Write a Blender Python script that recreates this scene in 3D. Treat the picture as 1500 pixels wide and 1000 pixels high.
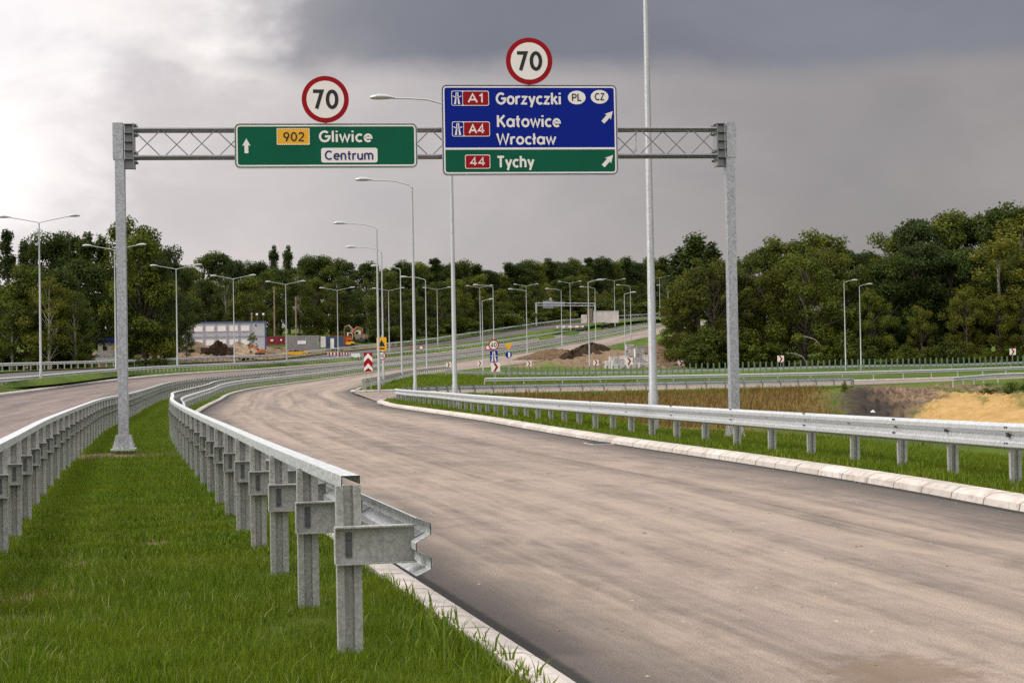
import bpy, math, random
import numpy as np
from mathutils import Matrix, Vector

for o in list(bpy.data.objects):
    bpy.data.objects.remove(o)
SC = bpy.context.scene
COL = SC.collection
R = math.radians

# ------------------------------------------------------------------ camera
EYE, FPX, ROLL, PITCH = 1.6, 2500.0, R(1.0), math.atan(47 / 2500)
cam_data = bpy.data.cameras.new('camera')
cam_data.sensor_width = 36
cam_data.lens = 36 * FPX / 1500
cam_data.clip_start = 0.05
cam_data.clip_end = 5000
cam = bpy.data.objects.new('camera', cam_data)
COL.objects.link(cam)
cr, sr, cp, sp = math.cos(ROLL), math.sin(ROLL), math.cos(PITCH), math.sin(PITCH)
cam.matrix_world = Matrix(((cr, sr, 0, 0), (sr * sp, -cr * sp, -cp, 0), (-sr * cp, cr * cp, -sp, EYE), (0, 0, 0, 1)))
SC.camera = cam

# ------------------------------------------------------------------ view, sky, sun
SC.view_settings.view_transform = 'Standard'
SC.view_settings.look = 'None'
SC.view_settings.exposure = 0.35
SC.view_settings.gamma = 1.0
SC.cycles.use_denoising = False
SC.cycles.max_bounces = 6
SC.cycles.diffuse_bounces = 3
SC.cycles.glossy_bounces = 3
SC.cycles.transparent_max_bounces = 6
SUN_EL, SUN_AZ = R(40), R(256)          # azimuth clockwise from +Y: from the left, a little behind the camera

world = bpy.data.worlds.new('World')
SC.world = world
world.use_nodes = True
wt = world.node_tree
wt.nodes.clear()


class NT:
    """small helper round a node tree"""
    def __init__(s, tree):
        s.t = tree

    def n(s, typ, ins=None, **kw):
        nd = s.t.nodes.new(typ)
        for k, v in kw.items():
            setattr(nd, k, v)
        for k, v in (ins or {}).items():
            sock = nd.inputs[k]
            if hasattr(v, 'is_output'):
                s.t.links.new(v, sock)
            else:
                sock.default_value = v
        return nd

    def math(s, op, a, b=0.0, c=None, clamp=False):
        d = {0: a, 1: b}
        if c is not None:
            d[2] = c
        return s.n('ShaderNodeMath', d, operation=op, use_clamp=clamp).outputs[0]

    def mix(s, f, a, b, blend='MIX'):
        nd = s.t.nodes.new('ShaderNodeMix')
        nd.data_type = 'RGBA'
        nd.blend_type = blend
        for i, v in ((0, f), (6, a), (7, b)):
            if hasattr(v, 'is_output'):
                s.t.links.new(v, nd.inputs[i])
            elif i == 0:
                nd.inputs[i].default_value = v
            else:
                nd.inputs[i].default_value = (*v, 1) if len(v) == 3 else v
        return nd.outputs[2]

    def noise(s, vec, scale, detail=4, rough=0.55, dist=0.0):
        d = {'Scale': scale, 'Detail': detail, 'Roughness': rough, 'Distortion': dist}
        if vec is not None:
            d['Vector'] = vec
        return s.n('ShaderNodeTexNoise', d).outputs['Fac']

    def smooth(s, v, lo, hi, to0=0.0, to1=1.0):
        return s.n('ShaderNodeMapRange', {0: v, 1: lo, 2: hi, 3: to0, 4: to1}, interpolation_type='SMOOTHSTEP').outputs[0]

    def mapping(s, vec, scale=(1, 1, 1), rot=(0, 0, 0), loc=(0, 0, 0)):
        return s.n('ShaderNodeMapping', {'Vector': vec, 'Scale': scale, 'Rotation': rot, 'Location': loc}).outputs[0]


W = NT(wt)
wdir = W.n('ShaderNodeTexCoord').outputs['Generated']
wsep = W.n('ShaderNodeSeparateXYZ', {0: wdir})
wx, wy, wz = wsep.outputs
nish = W.n('ShaderNodeTexSky', sky_type='NISHITA', sun_disc=False, sun_elevation=SUN_EL, sun_rotation=SUN_AZ).outputs[0]
wn1 = W.noise(W.mapping(wdir, (3, 3, 6), rot=(0, R(28), 0)), 2.0, 5, 0.5, 0.3)
wn2 = W.noise(W.mapping(wdir, (5, 5, 14)), 2.0, 6, 0.55, 0.4)
wn3 = W.noise(W.mapping(wdir, (7, 7, 12), loc=(1.7, 0.4, 2.2)), 1.5, 8, 0.58, 0.25)
puff = W.math('SUBTRACT', wn3, 0.5)
# rain-grey veil: paler to the left, greyer to the right
side = W.smooth(wx, -0.34, 0.24)
veil = W.mix(side, (6.1, 5.6, 5.55), (2.58, 2.34, 2.28))
# dark storm shelf across the top, its ragged lower edge sloping gently
edge = W.math('ADD', wz, W.math('MULTIPLY', puff, 0.034))
edge = W.math('ADD', edge, W.math('MULTIPLY', wx, 0.012))
shelf = W.smooth(edge, 0.164, 0.184)
shelf = W.math('MULTIPLY', shelf, W.smooth(W.math('ADD', W.math('ADD', wx, W.math('MULTIPLY', puff, 0.16)), W.math('MULTIPLY', wz, 0.25)), -0.23, 0.02))
c1 = W.mix(shelf, veil, (1.72, 1.74, 1.98))
# bright torn cloud to the far left
br = W.smooth(W.math('ADD', W.math('ADD', W.math('MULTIPLY', wx, -1.0), W.math('MULTIPLY', wz, 0.85)), W.math('MULTIPLY', puff, 0.30)), 0.28, 0.43)
c2 = W.mix(br, c1, (8.6, 8.1, 8.0))
# sunlit rims where the shelf breaks up on the left
rim = W.math('MULTIPLY', W.math('MULTIPLY', W.smooth(shelf, 0.02, 0.25), W.smooth(shelf, 0.75, 0.3)), W.smooth(wx, -0.10, -0.20))
c2 = W.mix(W.math('MULTIPLY', rim, 0.55), c2, (7.6, 7.1, 6.8))
# soft billows
c3 = W.mix(1.0, c2, W.mix(W.smooth(wn1, 0.3, 0.75), (0.91, 0.91, 0.93), (1.09, 1.08, 1.06)), 'MULTIPLY')
c3 = W.mix(1.0, c3, W.mix(W.smooth(wn3, 0.3, 0.7), (0.95, 0.95, 0.96), (1.05, 1.05, 1.04)), 'MULTIPLY')
# higher overhead the overcast is brighter
c4 = W.mix(W.smooth(wz, 0.27, 0.75), c3, (16.0, 15.6, 15.6))
# open brighter sky behind the camera
c4 = W.mix(W.smooth(W.math('MULTIPLY', wy, -1.0), 0.0, 0.6), c4, W.mix(W.smooth(wz, 0.0, 0.5), (4.6, 4.4, 4.3), (11.0, 10.7, 10.6)))
c5 = W.mix(0.93, nish, c4)
bg = W.n('ShaderNodeBackground', {'Color': c5, 'Strength': 0.1})
W.n('ShaderNodeOutputWorld', {'Surface': bg.outputs[0]})

sun_d = bpy.data.lights.new('sun', 'SUN')
sun_d.energy = 2.0
sun_d.angle = R(10)
sun_d.color = (1.0, 0.95, 0.87)
sun = bpy.data.objects.new('sun', sun_d)
COL.objects.link(sun)
sdir = Vector((math.sin(SUN_AZ) * math.cos(SUN_EL), math.cos(SUN_AZ) * math.cos(SUN_EL), math.sin(SUN_EL)))
sun.rotation_euler = (-sdir).to_track_quat('-Z', 'Y').to_euler()
sun.location = (-30, -20, 60)


# ------------------------------------------------------------------ geometry of sight
def ray(u, v):
    dx, dy = u - 750, 500 - v
    X = dx * cr + dy * sr
    Y = -dx * sr + dy * cr
    return np.array([X, FPX * cp - Y * sp, FPX * sp + Y * cp])


def at(u, v, d):
    """the point seen at photograph pixel (u, v) whose distance along +Y is d"""
    q = ray(u, v)
    return np.array([0, 0, EYE]) + q * (d / q[1])


def xof(u, d):
    return at(u, 547, d)[0]


# ------------------------------------------------------------------ object helpers
def tag(o, label=None, cat=None, group=None, kind=None):
    if label:
        o['label'] = label
    if cat:
        o['category'] = cat
    if group:
        o['group'] = group
    if kind:
        o['kind'] = kind
    return o


def empty(name, loc=(0, 0, 0), rz=0.0, label=None, cat=None, group=None):
    o = bpy.data.objects.new(name, None)
    o.empty_display_size = 0.2
    COL.objects.link(o)
    o.location = loc
    o.rotation_euler = (0, 0, rz)
    return tag(o, label, cat, group)


def link(name, me, parent=None, loc=None, rz=None):
    o = bpy.data.objects.new(name, me)
    COL.objects.link(o)
    if parent is not None:
        o.parent = parent
    if loc is not None:
        o.location = loc
    if rz is not None:
        o.rotation_euler = (0, 0, rz)
    return o


class MB:
    """collects boxes, tubes and sheets into one mesh"""
    def __init__(s):
        s.v, s.f, s.m, s.sm = [], [], [], []

    def add(s, verts, faces, mi=0, smooth=False):
        b = len(s.v)
        s.v.extend([tuple(map(float, p)) for p in verts])
        for f in faces:
            s.f.append([i + b for i in f])
            s.m.append(mi)
            s.sm.append(smooth)
        return s

    def box(s, c, size, rz=0.0, mi=0, top=(1, 1), rx=0.0, ry=0.0):
        hx, hy, hz = size[0] / 2, size[1] / 2, size[2] / 2
        pts = []
        M = Matrix.Rotation(rz, 3, 'Z') @ Matrix.Rotation(ry, 3, 'Y') @ Matrix.Rotation(rx, 3, 'X')
        for z, k in ((-hz, (1, 1)), (hz, top)):
            for x, y in ((-hx, -hy), (hx, -hy), (hx, hy), (-hx, hy)):
                p = M @ Vector((x * k[0], y * k[1], z))
                pts.append((p.x + c[0], p.y + c[1], p.z + c[2]))
        return s.add(pts, [(3, 2, 1, 0), (4, 5, 6, 7), (0, 1, 5, 4), (1, 2, 6, 5), (2, 3, 7, 6), (3, 0, 4, 7)], mi)

    def tube(s, pts, rad, n=8, mi=0, caps=True, smooth=True, squash=1.0):
        P = [Vector(p) for p in pts]
        rad = rad if hasattr(rad, '__len__') else [rad] * len(P)
        rings = []
        ref = None
        for i, p in enumerate(P):
            t = (P[min(i + 1, len(P) - 1)] - P[max(i - 1, 0)]).normalized()
            if ref is None:
                ref = Vector((0, 0, 1)) if abs(t.z) < 0.9 else Vector((1, 0, 0))
            a = (ref - t * ref.dot(t)).normalized()
            ref = a
            b = t.cross(a)
            rings.append([p + (a * math.cos(2 * math.pi * k / n) * squash + b * math.sin(2 * math.pi * k / n)) * rad[i] for k in range(n)])
        vs = [q for r_ in rings for q in r_]
        fs = [(i * n + k, i * n + (k + 1) % n, (i + 1) * n + (k + 1) % n, (i + 1) * n + k) for i in range(len(P) - 1) for k in range(n)]
        s.add(vs, fs, mi, smooth)
        if caps:
            s.add(rings[0], [tuple(range(n))[::-1]], mi)
            s.add(rings[-1], [tuple(range(n))], mi)
        return s

    def prism(s, poly, y0, y1, mi=0):
        """polygon in XZ extruded along Y"""
        n = len(poly)
        vs = [(x, y0, z) for x, z in poly] + [(x, y1, z) for x, z in poly]
        fs = [tuple(range(n)), tuple(range(2 * n - 1, n - 1, -1))] + [(i + n, (i + 1) % n + n, (i + 1) % n, i) for i in range(n)]
        return s.add(vs, fs, mi)

    def disc(s, c, r, y0, y1, n=40, mi=0):
        return s.prism([(c[0] + r * math.cos(2 * math.pi * k / n), c[1] + r * math.sin(2 * math.pi * k / n)) for k in range(n)], y0, y1, mi)

    def mesh(s, name, *mats):
        me = bpy.data.meshes.new(name)
        me.from_pydata(s.v, [], s.f)
        for m in mats:
            me.materials.append(m)
        if len(s.f):
            me.polygons.foreach_set('material_index', s.m)
            me.polygons.foreach_set('use_smooth', s.sm)
        me.update()
        return me

    def build(s, name, mats, parent=None, loc=None, rz=None):
        mats = mats if isinstance(mats, (list, tuple)) else [mats]
        return link(name, s.mesh(name, *mats), parent, loc, rz)


def np_mesh(name, V, F, mats=(), smooth=False):
    """V (n,3), F (m,k) -> mesh, fast"""
    me = bpy.data.meshes.new(name)
    V = np.asarray(V, np.float32)
    F = np.asarray(F, np.int32)
    me.vertices.add(len(V))
    me.vertices.foreach_set('co', V.ravel())
    k = F.shape[1]
    me.loops.add(F.size)
    me.loops.foreach_set('vertex_index', F.ravel())
    me.polygons.add(len(F))
    me.polygons.foreach_set('loop_start', np.arange(0, F.size, k, dtype=np.int32))
    me.polygons.foreach_set('loop_total', np.full(len(F), k, np.int32))
    me.polygons.foreach_set('use_smooth', np.full(len(F), smooth))
    for m in mats:
        me.materials.append(m)
    me.update(calc_edges=True)
    return me


# ------------------------------------------------------------------ materials
def new_mat(name):
    m = bpy.data.materials.new(name)
    m.use_nodes = True
    T = NT(m.node_tree)
    b = m.node_tree.nodes['Principled BSDF']
    return m, T, b


def setp(T, b, **kw):
    names = dict(color='Base Color', rough='Roughness', metal='Metallic', normal='Normal', spec='Specular IOR Level', alpha='Alpha')
    for k, v in kw.items():
        sock = b.inputs[names[k]]
        if hasattr(v, 'is_output'):
            T.t.links.new(v, sock)
        else:
            sock.default_value = (*v, 1) if k == 'color' and len(v) == 3 else v


def obj_coord(T):
    return T.n('ShaderNodeTexCoord').outputs['Object']


def geo_pos(T):
    return T.n('ShaderNodeNewGeometry').outputs['Position']


def bump(T, h, strength=0.3, dist=0.02):
    return T.n('ShaderNodeBump', {'Height': h, 'Strength': strength, 'Distance': dist}).outputs[0]


def paint(name, col, rough=0.5, var=0.12, scale=1.5, metal=0.0, dirt=None, spec=.4):
    m, T, b = new_mat(name)
    p = geo_pos(T)
    n = T.noise(p, scale, 5, 0.6)
    c = T.mix(T.smooth(n, 0.3, 0.75), tuple(x * (1 - var) for x in col), tuple(min(1, x * (1 + var)) for x in col))
    if dirt:
        c = T.mix(T.math('MULTIPLY', T.smooth(T.noise(p, scale * 3.1, 6, 0.7), 0.52, 0.75), 0.6), c, dirt)
    setp(T, b, color=c, rough=T.smooth(n, 0.2, 0.8, rough * 0.85, min(1, rough * 1.15)), metal=metal, spec=spec)
    return m


def galv(name, lo, hi, rough=0.42, metal=0.55, scale=45.0, streak=0.25):
    m, T, b = new_mat(name)
    p = geo_pos(T)
    vor = T.n('ShaderNodeTexVoronoi', {'Vector': p, 'Scale': scale}).outputs['Color']
    sp_ = T.n('ShaderNodeSeparateColor', {0: vor}).outputs[0]
    n = T.noise(p, 2.3, 5, 0.6)
    st = T.noise(T.mapping(p, (9, 9, 0.7)), 2.0, 5, 0.6)
    f = T.math('ADD', T.math('MULTIPLY', sp_, 0.55), T.math('MULTIPLY', n, 0.45))
    c = T.mix(f, lo, hi)
    c = T.mix(T.math('MULTIPLY', T.smooth(st, 0.5, 0.75), streak), c, (0.24, 0.23, 0.20))
    setp(T, b, color=c, rough=T.math('ADD', T.math('MULTIPLY', sp_, 0.18), rough), metal=metal)
    return m


M = {}
M['galv'] = galv('galvanised_steel', (0.42, 0.44, 0.45), (0.66, 0.68, 0.69), 0.36, 0.5)
M['galv_post'] = galv('galvanised_post', (0.25, 0.255, 0.23), (0.52, 0.52, 0.49), 0.5, 0.4, 60, 0.7)
M['galv_spangle'] = galv('spangled_steel', (0.24, 0.25, 0.28), (0.56, 0.57, 0.60), 0.4, 0.45, 30, 0.12)
M['chord'] = galv('shaded_tube_steel', (0.17, 0.17, 0.18), (0.30, 0.30, 0.31), 0.28, 0.8, 40, 0.2)  # darker copy of the galvanised steel, with the truss shade put into its colour
M['lamp_steel'] = galv('lamp_steel', (0.36, 0.37, 0.38), (0.54, 0.55, 0.56), 0.36, 0.55, 30, 0.3)
M['dark_steel'] = paint('dark_steel', (0.06, 0.06, 0.065), 0.6)
M['clamp'] = paint('clamp_steel', (0.10, 0.105, 0.11), 0.5)
M['sign_green'] = paint('sign_green', (0.001, 0.100, 0.052), 0.55, 0.08, 0.8, spec=.15)
M['sign_blue'] = paint('sign_blue', (0.001, 0.014, 0.245), 0.55, 0.08, 0.8, spec=.12)
M['sign_red'] = paint('sign_red', (0.32, 0.004, 0.010), 0.5, 0.06, spec=.15)
M['sign_white'] = paint('sign_white', (0.84, 0.79, 0.76), 0.5, 0.03)
M['sign_yellow'] = paint('sign_yellow', (0.82, 0.42, 0.015), 0.4, 0.05)
M['sign_black'] = paint('sign_black', (0.012, 0.012, 0.014), 0.5)
M['sign_navy'] = paint('sign_navy', (0.012, 0.018, 0.15), 0.5)
M['sign_grey'] = paint('sign_back_grey', (0.36, 0.37, 0.42), 0.5)
M['concrete'] = paint('concrete', (0.50, 0.46, 0.42), 0.9, 0.2, 3)
M['orange'] = paint('orange_paint', (0.50, 0.13, 0.02), 0.5, 0.2, 2, dirt=(0.16, 0.09, 0.05))
M['orange_red'] = paint('orange_red_paint', (0.36, 0.065, 0.025), 0.5, 0.2, 2, dirt=(0.14, 0.07, 0.05))
M['yellow'] = paint('yellow_paint', (0.75, 0.40, 0.02), 0.5, 0.15, 2, dirt=(0.2, 0.13, 0.06))
M['white'] = paint('white_paint', (0.78, 0.77, 0.76), 0.5, 0.05, 2, dirt=(0.5, 0.46, 0.42))
M['faded_red'] = paint('faded_red', (0.52, 0.28, 0.27), 0.6)
M['panel_grey'] = paint('office_panel', (0.48, 0.48, 0.53), 0.6, 0.06, 2)
M['panel_light'] = paint('shutter_white', (0.86, 0.82, 0.80), 0.6, 0.04, 2)
M['blue_trim'] = paint('blue_trim', (0.03, 0.10, 0.30), 0.5)
M['red_box'] = paint('dark_red_paint', (0.22, 0.02, 0.03), 0.5, 0.15)
M['grey_box'] = paint('grey_container_paint', (0.27, 0.265, 0.26), 0.6, 0.12, 1.2, dirt=(0.16, 0.13, 0.11))
M['blue_box'] = paint('blue_container_paint', (0.05, 0.085, 0.15), 0.5, 0.15)
M['rubber'] = paint('rubber', (0.02, 0.02, 0.02), 0.8)
M['glass'] = paint('dark_glass', (0.03, 0.035, 0.04), 0.1)
M['wood'] = paint('weathered_wood', (0.26, 0.19, 0.13), 0.85, 0.3, 3)
M['beige_wall'] = paint('pale_wall', (0.70, 0.62, 0.59), 0.8, 0.15, 0.8)
M['paver'] = paint('pale_pavers', (0.60, 0.58, 0.57), 0.85, 0.25, 1.4)
M['paver_dark'] = paint('grey_pavers', (0.40, 0.39, 0.40), 0.85, 0.25, 1.4)
M['slat_green'] = paint('slat_green', (0.15, 0.22, 0.135), 0.5, 0.1)
M['bark'] = paint('bark', (0.085, 0.065, 0.05), 0.9, 0.35, 3)
M['birch_bark'] = paint('birch_bark', (0.30, 0.27, 0.23), 0.8, 0.25, 2, dirt=(0.06, 0.05, 0.05))


def asphalt(name, dusty, bare=(0.052, 0.047, 0.045), dust=(0.345, 0.270, 0.213), edge=0.20):
    """UV: x across 0..1, y along in metres"""
    m, T, b = new_mat(name)
    uv = T.n('ShaderNodeUVMap', uv_map='UVMap').outputs[0]
    s = T.n('ShaderNodeSeparateXYZ', {0: uv})
    p = geo_pos(T)
    u = s.outputs[0]
    # wheel-drawn streaks that follow the road
    wob = T.math('MULTIPLY', T.math('SUBTRACT', T.noise(T.mapping(uv, (1, 0.02, 1)), 1.0, 2), 0.5), 0.10)
    uw = T.math('ADD', u, wob)
    vec = T.n('ShaderNodeCombineXYZ', {0: uw, 1: T.math('MULTIPLY', s.outputs[1], 0.0022)}).outputs[0]
    st = T.noise(vec, 11.0, 6, 0.62)
    st2 = T.noise(T.mapping(vec, (1, 2.2, 1)), 42.0, 4, 0.6)
    patch = T.noise(p, 0.28, 5, 0.6)
    fine = T.noise(p, 75.0, 3, 0.75)
    mid = T.noise(p, 5.0, 6, 0.7)
    d_edge = T.math('MINIMUM', u, T.math('SUBTRACT', 1.0, u))
    d_edge = T.math('ADD', d_edge, T.math('MULTIPLY', T.math('SUBTRACT', patch, 0.5), 0.10))
    e = T.smooth(d_edge, 0.0, edge)
    a = T.math('MULTIPLY', st, 1.15)
    a = T.math('ADD', a, T.math('MULTIPLY', T.math('SUBTRACT', st2, 0.5), 0.4))
    a = T.math('ADD', a, T.math('MULTIPLY', T.math('SUBTRACT', patch, 0.5), 0.22))
    a = T.math('ADD', a, T.math('MULTIPLY', T.math('SUBTRACT', mid, 0.5), 0.22))
    mott = T.noise(T.mapping(uv, (13, 0.7, 1)), 1.0, 9, 0.72, 0.6)
    a = T.math('ADD', a, T.math('MULTIPLY', T.math('SUBTRACT', mott, 0.5), 0.85))
    a = T.smooth(a, 0.18, 0.86, 0.26, 1.0)
    a = T.math('MULTIPLY', T.math('MULTIPLY', a, T.math('ADD', T.math('MULTIPLY', e, 0.86), 0.14)), dusty)
    tone = T.mix(T.smooth(T.noise(vec, 6.0, 4), 0.35, 0.7), dust, (dust[0] * 0.86, dust[1] * 0.86, dust[2] * 0.93))
    c = T.mix(a, bare, tone)
    c = T.mix(1.0, c, T.mix(T.smooth(fine, 0.30, 0.72), (0.56, 0.56, 0.57), (1.38, 1.37, 1.35)), 'MULTIPLY')
    brk = T.noise(T.mapping(uv, (3, 0.05, 1)), 1.0, 5, 0.65)
    trk = 0.0
    for u0, wd in ((0.235, 0.011), (0.275, 0.008), (0.405, 0.009), (0.455, 0.010), (0.66, 0.010), (0.70, 0.008)):
        b_ = T.smooth(T.math('ABSOLUTE', T.math('SUBTRACT', uw, u0 - 0.0)), wd, wd * 0.35)
        trk = b_ if trk == 0.0 else T.math('MAXIMUM', trk, b_)
    trk = T.math('MULTIPLY', trk, T.smooth(brk, 0.48, 0.66))
    c = T.mix(T.math('MULTIPLY', trk, 0.5), c, (0.085, 0.072, 0.064))
    tar = T.smooth(T.math('ADD', T.math('MINIMUM', u, T.math('SUBTRACT', 1.0, u)), T.math('MULTIPLY', T.math('SUBTRACT', mid, 0.5), 0.008)), 0.022, 0.014)
    c = T.mix(T.math('MULTIPLY', tar, 0.85), c, (0.014, 0.013, 0.012))
    # a patch of tracked-in brown mud near the camera
    q = T.n('ShaderNodeVectorMath', {0: p, 1: (1.98, 8.95, 0.0)}, operation='SUBTRACT').outputs[0]
    ln = T.n('ShaderNodeVectorMath', {0: T.mapping(q, (1.3, 1.0, 0.0))}, operation='LENGTH').outputs['Value']
    mud = T.smooth(T.math('ADD', ln, T.math('MULTIPLY', T.math('SUBTRACT', mid, 0.5), 1.6)), 0.75, 0.25)
    c = T.mix(T.math('MULTIPLY', mud, 0.7), c, (0.155, 0.105, 0.068))
    # scattered pale crumbs of mortar and clay
    vo = T.n('ShaderNodeTexVoronoi', {'Vector': T.mapping(p, (1, 0.7, 1)), 'Scale': 3.1}).outputs['Distance']
    cr_ = T.math('MULTIPLY', T.math('LESS_THAN', T.math('ADD', vo, T.math('MULTIPLY', T.noise(p, 31, 3), 0.16)), 0.115), T.math('GREATER_THAN', mid, 0.44))
    c = T.mix(T.math('MULTIPLY', cr_, 0.75), c, (0.60, 0.52, 0.46))
    setp(T, b, color=c, rough=0.9, spec=0.25, normal=bump(T, T.math('ADD', T.math('MULTIPLY', fine, 1.0), T.math('MULTIPLY', mid, 0.5)), 0.35, 0.01))
    return m


M['road_dusty'] = asphalt('dusty_asphalt', 1.0)
M['road_left'] = asphalt('dusty_asphalt_left', 0.75, dust=(0.31, 0.235, 0.205))
M['road_ramp'] = asphalt('dusty_asphalt_ramp', 1.0, dust=(0.32, 0.25, 0.205), edge=0.05)
M['road_far'] = asphalt('dark_asphalt', 0.38, dust=(0.22, 0.185, 0.175))


def kerb_mat():
    m, T, b = new_mat('kerb_concrete')
    uv = T.n('ShaderNodeUVMap', uv_map='UVMap').outputs[0]
    y = T.n('ShaderNodeSeparateXYZ', {0: uv}).outputs[1]
    fr = T.math('FRACT', y)
    idx = T.math('FLOOR', y)
    wn = T.n('ShaderNodeTexWhiteNoise', {'W': idx}, noise_dimensions='1D').outputs[0]
    p = geo_pos(T)
    n = T.noise(p, 6, 6, 0.65)
    c = T.mix(wn, (0.44, 0.40, 0.36), (0.58, 0.53, 0.485))
    c = T.mix(T.math('MULTIPLY', T.smooth(n, 0.44, 0.70), 0.65), c, (0.27, 0.22, 0.18))
    c = T.mix(T.math('MULTIPLY', T.smooth(T.noise(p, 1.1, 5, 0.6), 0.5, 0.7), 0.35), c, (0.34, 0.27, 0.21))
    joint = T.math('LESS_THAN', fr, 0.03)
    c = T.mix(joint, c, (0.13, 0.115, 0.10))
    setp(T, b, color=c, rough=0.9, spec=0.2, normal=bump(T, T.noise(p, 60, 4), 0.25, 0.01))
    return m


M['kerb'] = kerb_mat()


def ground_mat():
    m, T, b = new_mat('ground_cover')
    p = geo_pos(T)

    def attr(n):
        return T.n('ShaderNodeAttribute', attribute_name=n).outputs['Fac']
    n1 = T.noise(p, 0.09, 5, 0.6)
    n2 = T.noise(p, 1.1, 6, 0.7)
    n3 = T.noise(p, 14.0, 5, 0.75)
    g = T.mix(T.smooth(n1, 0.35, 0.65), (0.036, 0.070, 0.005), (0.085, 0.130, 0.009))
    g = T.mix(T.math('MULTIPLY', T.smooth(n2, 0.45, 0.75), 0.55), g, (0.115, 0.125, 0.03))
    g = T.mix(1.0, g, T.mix(n3, (0.55, 0.58, 0.5), (1.45, 1.42, 1.5)), 'MULTIPLY')
    nz = T.math('MULTIPLY', T.math('SUBTRACT', n2, 0.5), 0.9)
    nz = T.math('ADD', nz, T.math('MULTIPLY', T.math('SUBTRACT', n3, 0.5), 0.5))
    dirt = T.mix(T.smooth(n2, 0.32, 0.72), (0.085, 0.052, 0.032), (0.30, 0.205, 0.125))
    dirt = T.mix(T.math('MULTIPLY', T.smooth(n3, 0.56, 0.7), 0.6), dirt, (0.42, 0.33, 0.25))
    dry = T.mix(T.smooth(T.noise(T.mapping(p, (4, 4, 0.5)), 2.5, 5, 0.7), 0.35, 0.7), (0.085, 0.055, 0.014), (0.27, 0.17, 0.06))
    dry = T.mix(T.smooth(n2, 0.55, 0.75), dry, (0.10, 0.11, 0.02))
    sand = T.mix(T.smooth(n2, 0.3, 0.75), (0.37, 0.225, 0.078), (0.52, 0.34, 0.135))
    sand = T.mix(1.0, sand, T.mix(n3, (0.82, 0.8, 0.78), (1.14, 1.15, 1.16)), 'MULTIPLY')
    black = T.mix(n3, (0.012, 0.010, 0.009), (0.06, 0.048, 0.038))
    c = g
    for nm, colr in (('dry', dry), ('dirt', dirt), ('sand', sand), ('peat', black)):
        f = T.smooth(T.math('ADD', attr(nm), T.math('MULTIPLY', nz, {'sand': 0.35, 'peat': 1.3}.get(nm, 1.0))), 0.32, 0.68)
        c = T.mix(f, c, colr)
    setp(T, b, color=c, rough=0.95, spec=0.15, normal=bump(T, T.math('ADD', n3, T.math('MULTIPLY', n2, 2.0)), 0.7, 0.12))
    return m


M['ground'] = ground_mat()


def leaf_mat(name, lo, hi, tip, var=0.35, trans=0.22):
    m, T, b = new_mat(name)
    gi = T.n('ShaderNodeNewGeometry').outputs['Random Per Island']
    oi = T.n('ShaderNodeObjectInfo').outputs['Random']
    p = obj_coord(T)
    n = T.noise(p, 0.55, 3, 0.6)
    c = T.mix(gi, lo, hi)
    c = T.mix(T.math('MULTIPLY', T.smooth(n, 0.42, 0.68), 0.55), c, tip)
    c = T.mix(1.0, c, T.mix(oi, (1 - var, 1 - var * 0.9, 1 - var * 0.6), (1 + var, 1 + var * 0.8, 1 + var * 0.3)), 'MULTIPLY')
    setp(T, b, color=c, rough=0.6, spec=0.25)
    tr = T.n('ShaderNodeBsdfTranslucent', {'Color': T.mix(0.5, c, (0.12, 0.16, 0.01))})
    mx = T.n('ShaderNodeMixShader', {0: trans, 1: b.outputs[0], 2: tr.outputs[0]})
    out = T.t.nodes['Material Output']
    T.t.links.new(mx.outputs[0], out.inputs[0])
    return m


M['leaf_dark'] = leaf_mat('leaf_dark', (0.014, 0.032, 0.006), (0.048, 0.076, 0.010), (0.070, 0.100, 0.011))
M['leaf_mid'] = leaf_mat('leaf_mid', (0.026, 0.044, 0.005), (0.104, 0.130, 0.010), (0.175, 0.185, 0.012))
M['leaf_olive'] = leaf_mat('leaf_olive', (0.040, 0.046, 0.005), (0.122, 0.128, 0.010), (0.165, 0.160, 0.013))
M['leaf_bright'] = leaf_mat('leaf_bright', (0.045, 0.070, 0.010), (0.105, 0.140, 0.018), (0.14, 0.16, 0.02))
M['blade'] = leaf_mat('grass_blade', (0.022, 0.058, 0.002), (0.165, 0.250, 0.004), (0.150, 0.180, 0.004), 0.02, 0.3)
M['blade_bright'] = leaf_mat('verge_blade', (0.045, 0.095, 0.003), (0.17, 0.235, 0.008), (0.15, 0.17, 0.008), 0.02, 0.3)
M['straw'] = leaf_mat('straw', (0.13, 0.16, 0.03), (0.34, 0.33, 0.12), (0.2, 0.22, 0.05), 0.02, 0.2)
M['blade_dry'] = leaf_mat('dry_blade', (0.11, 0.065, 0.014), (0.25, 0.150, 0.045), (0.11, 0.10, 0.018), 0.05, 0.2)

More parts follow.
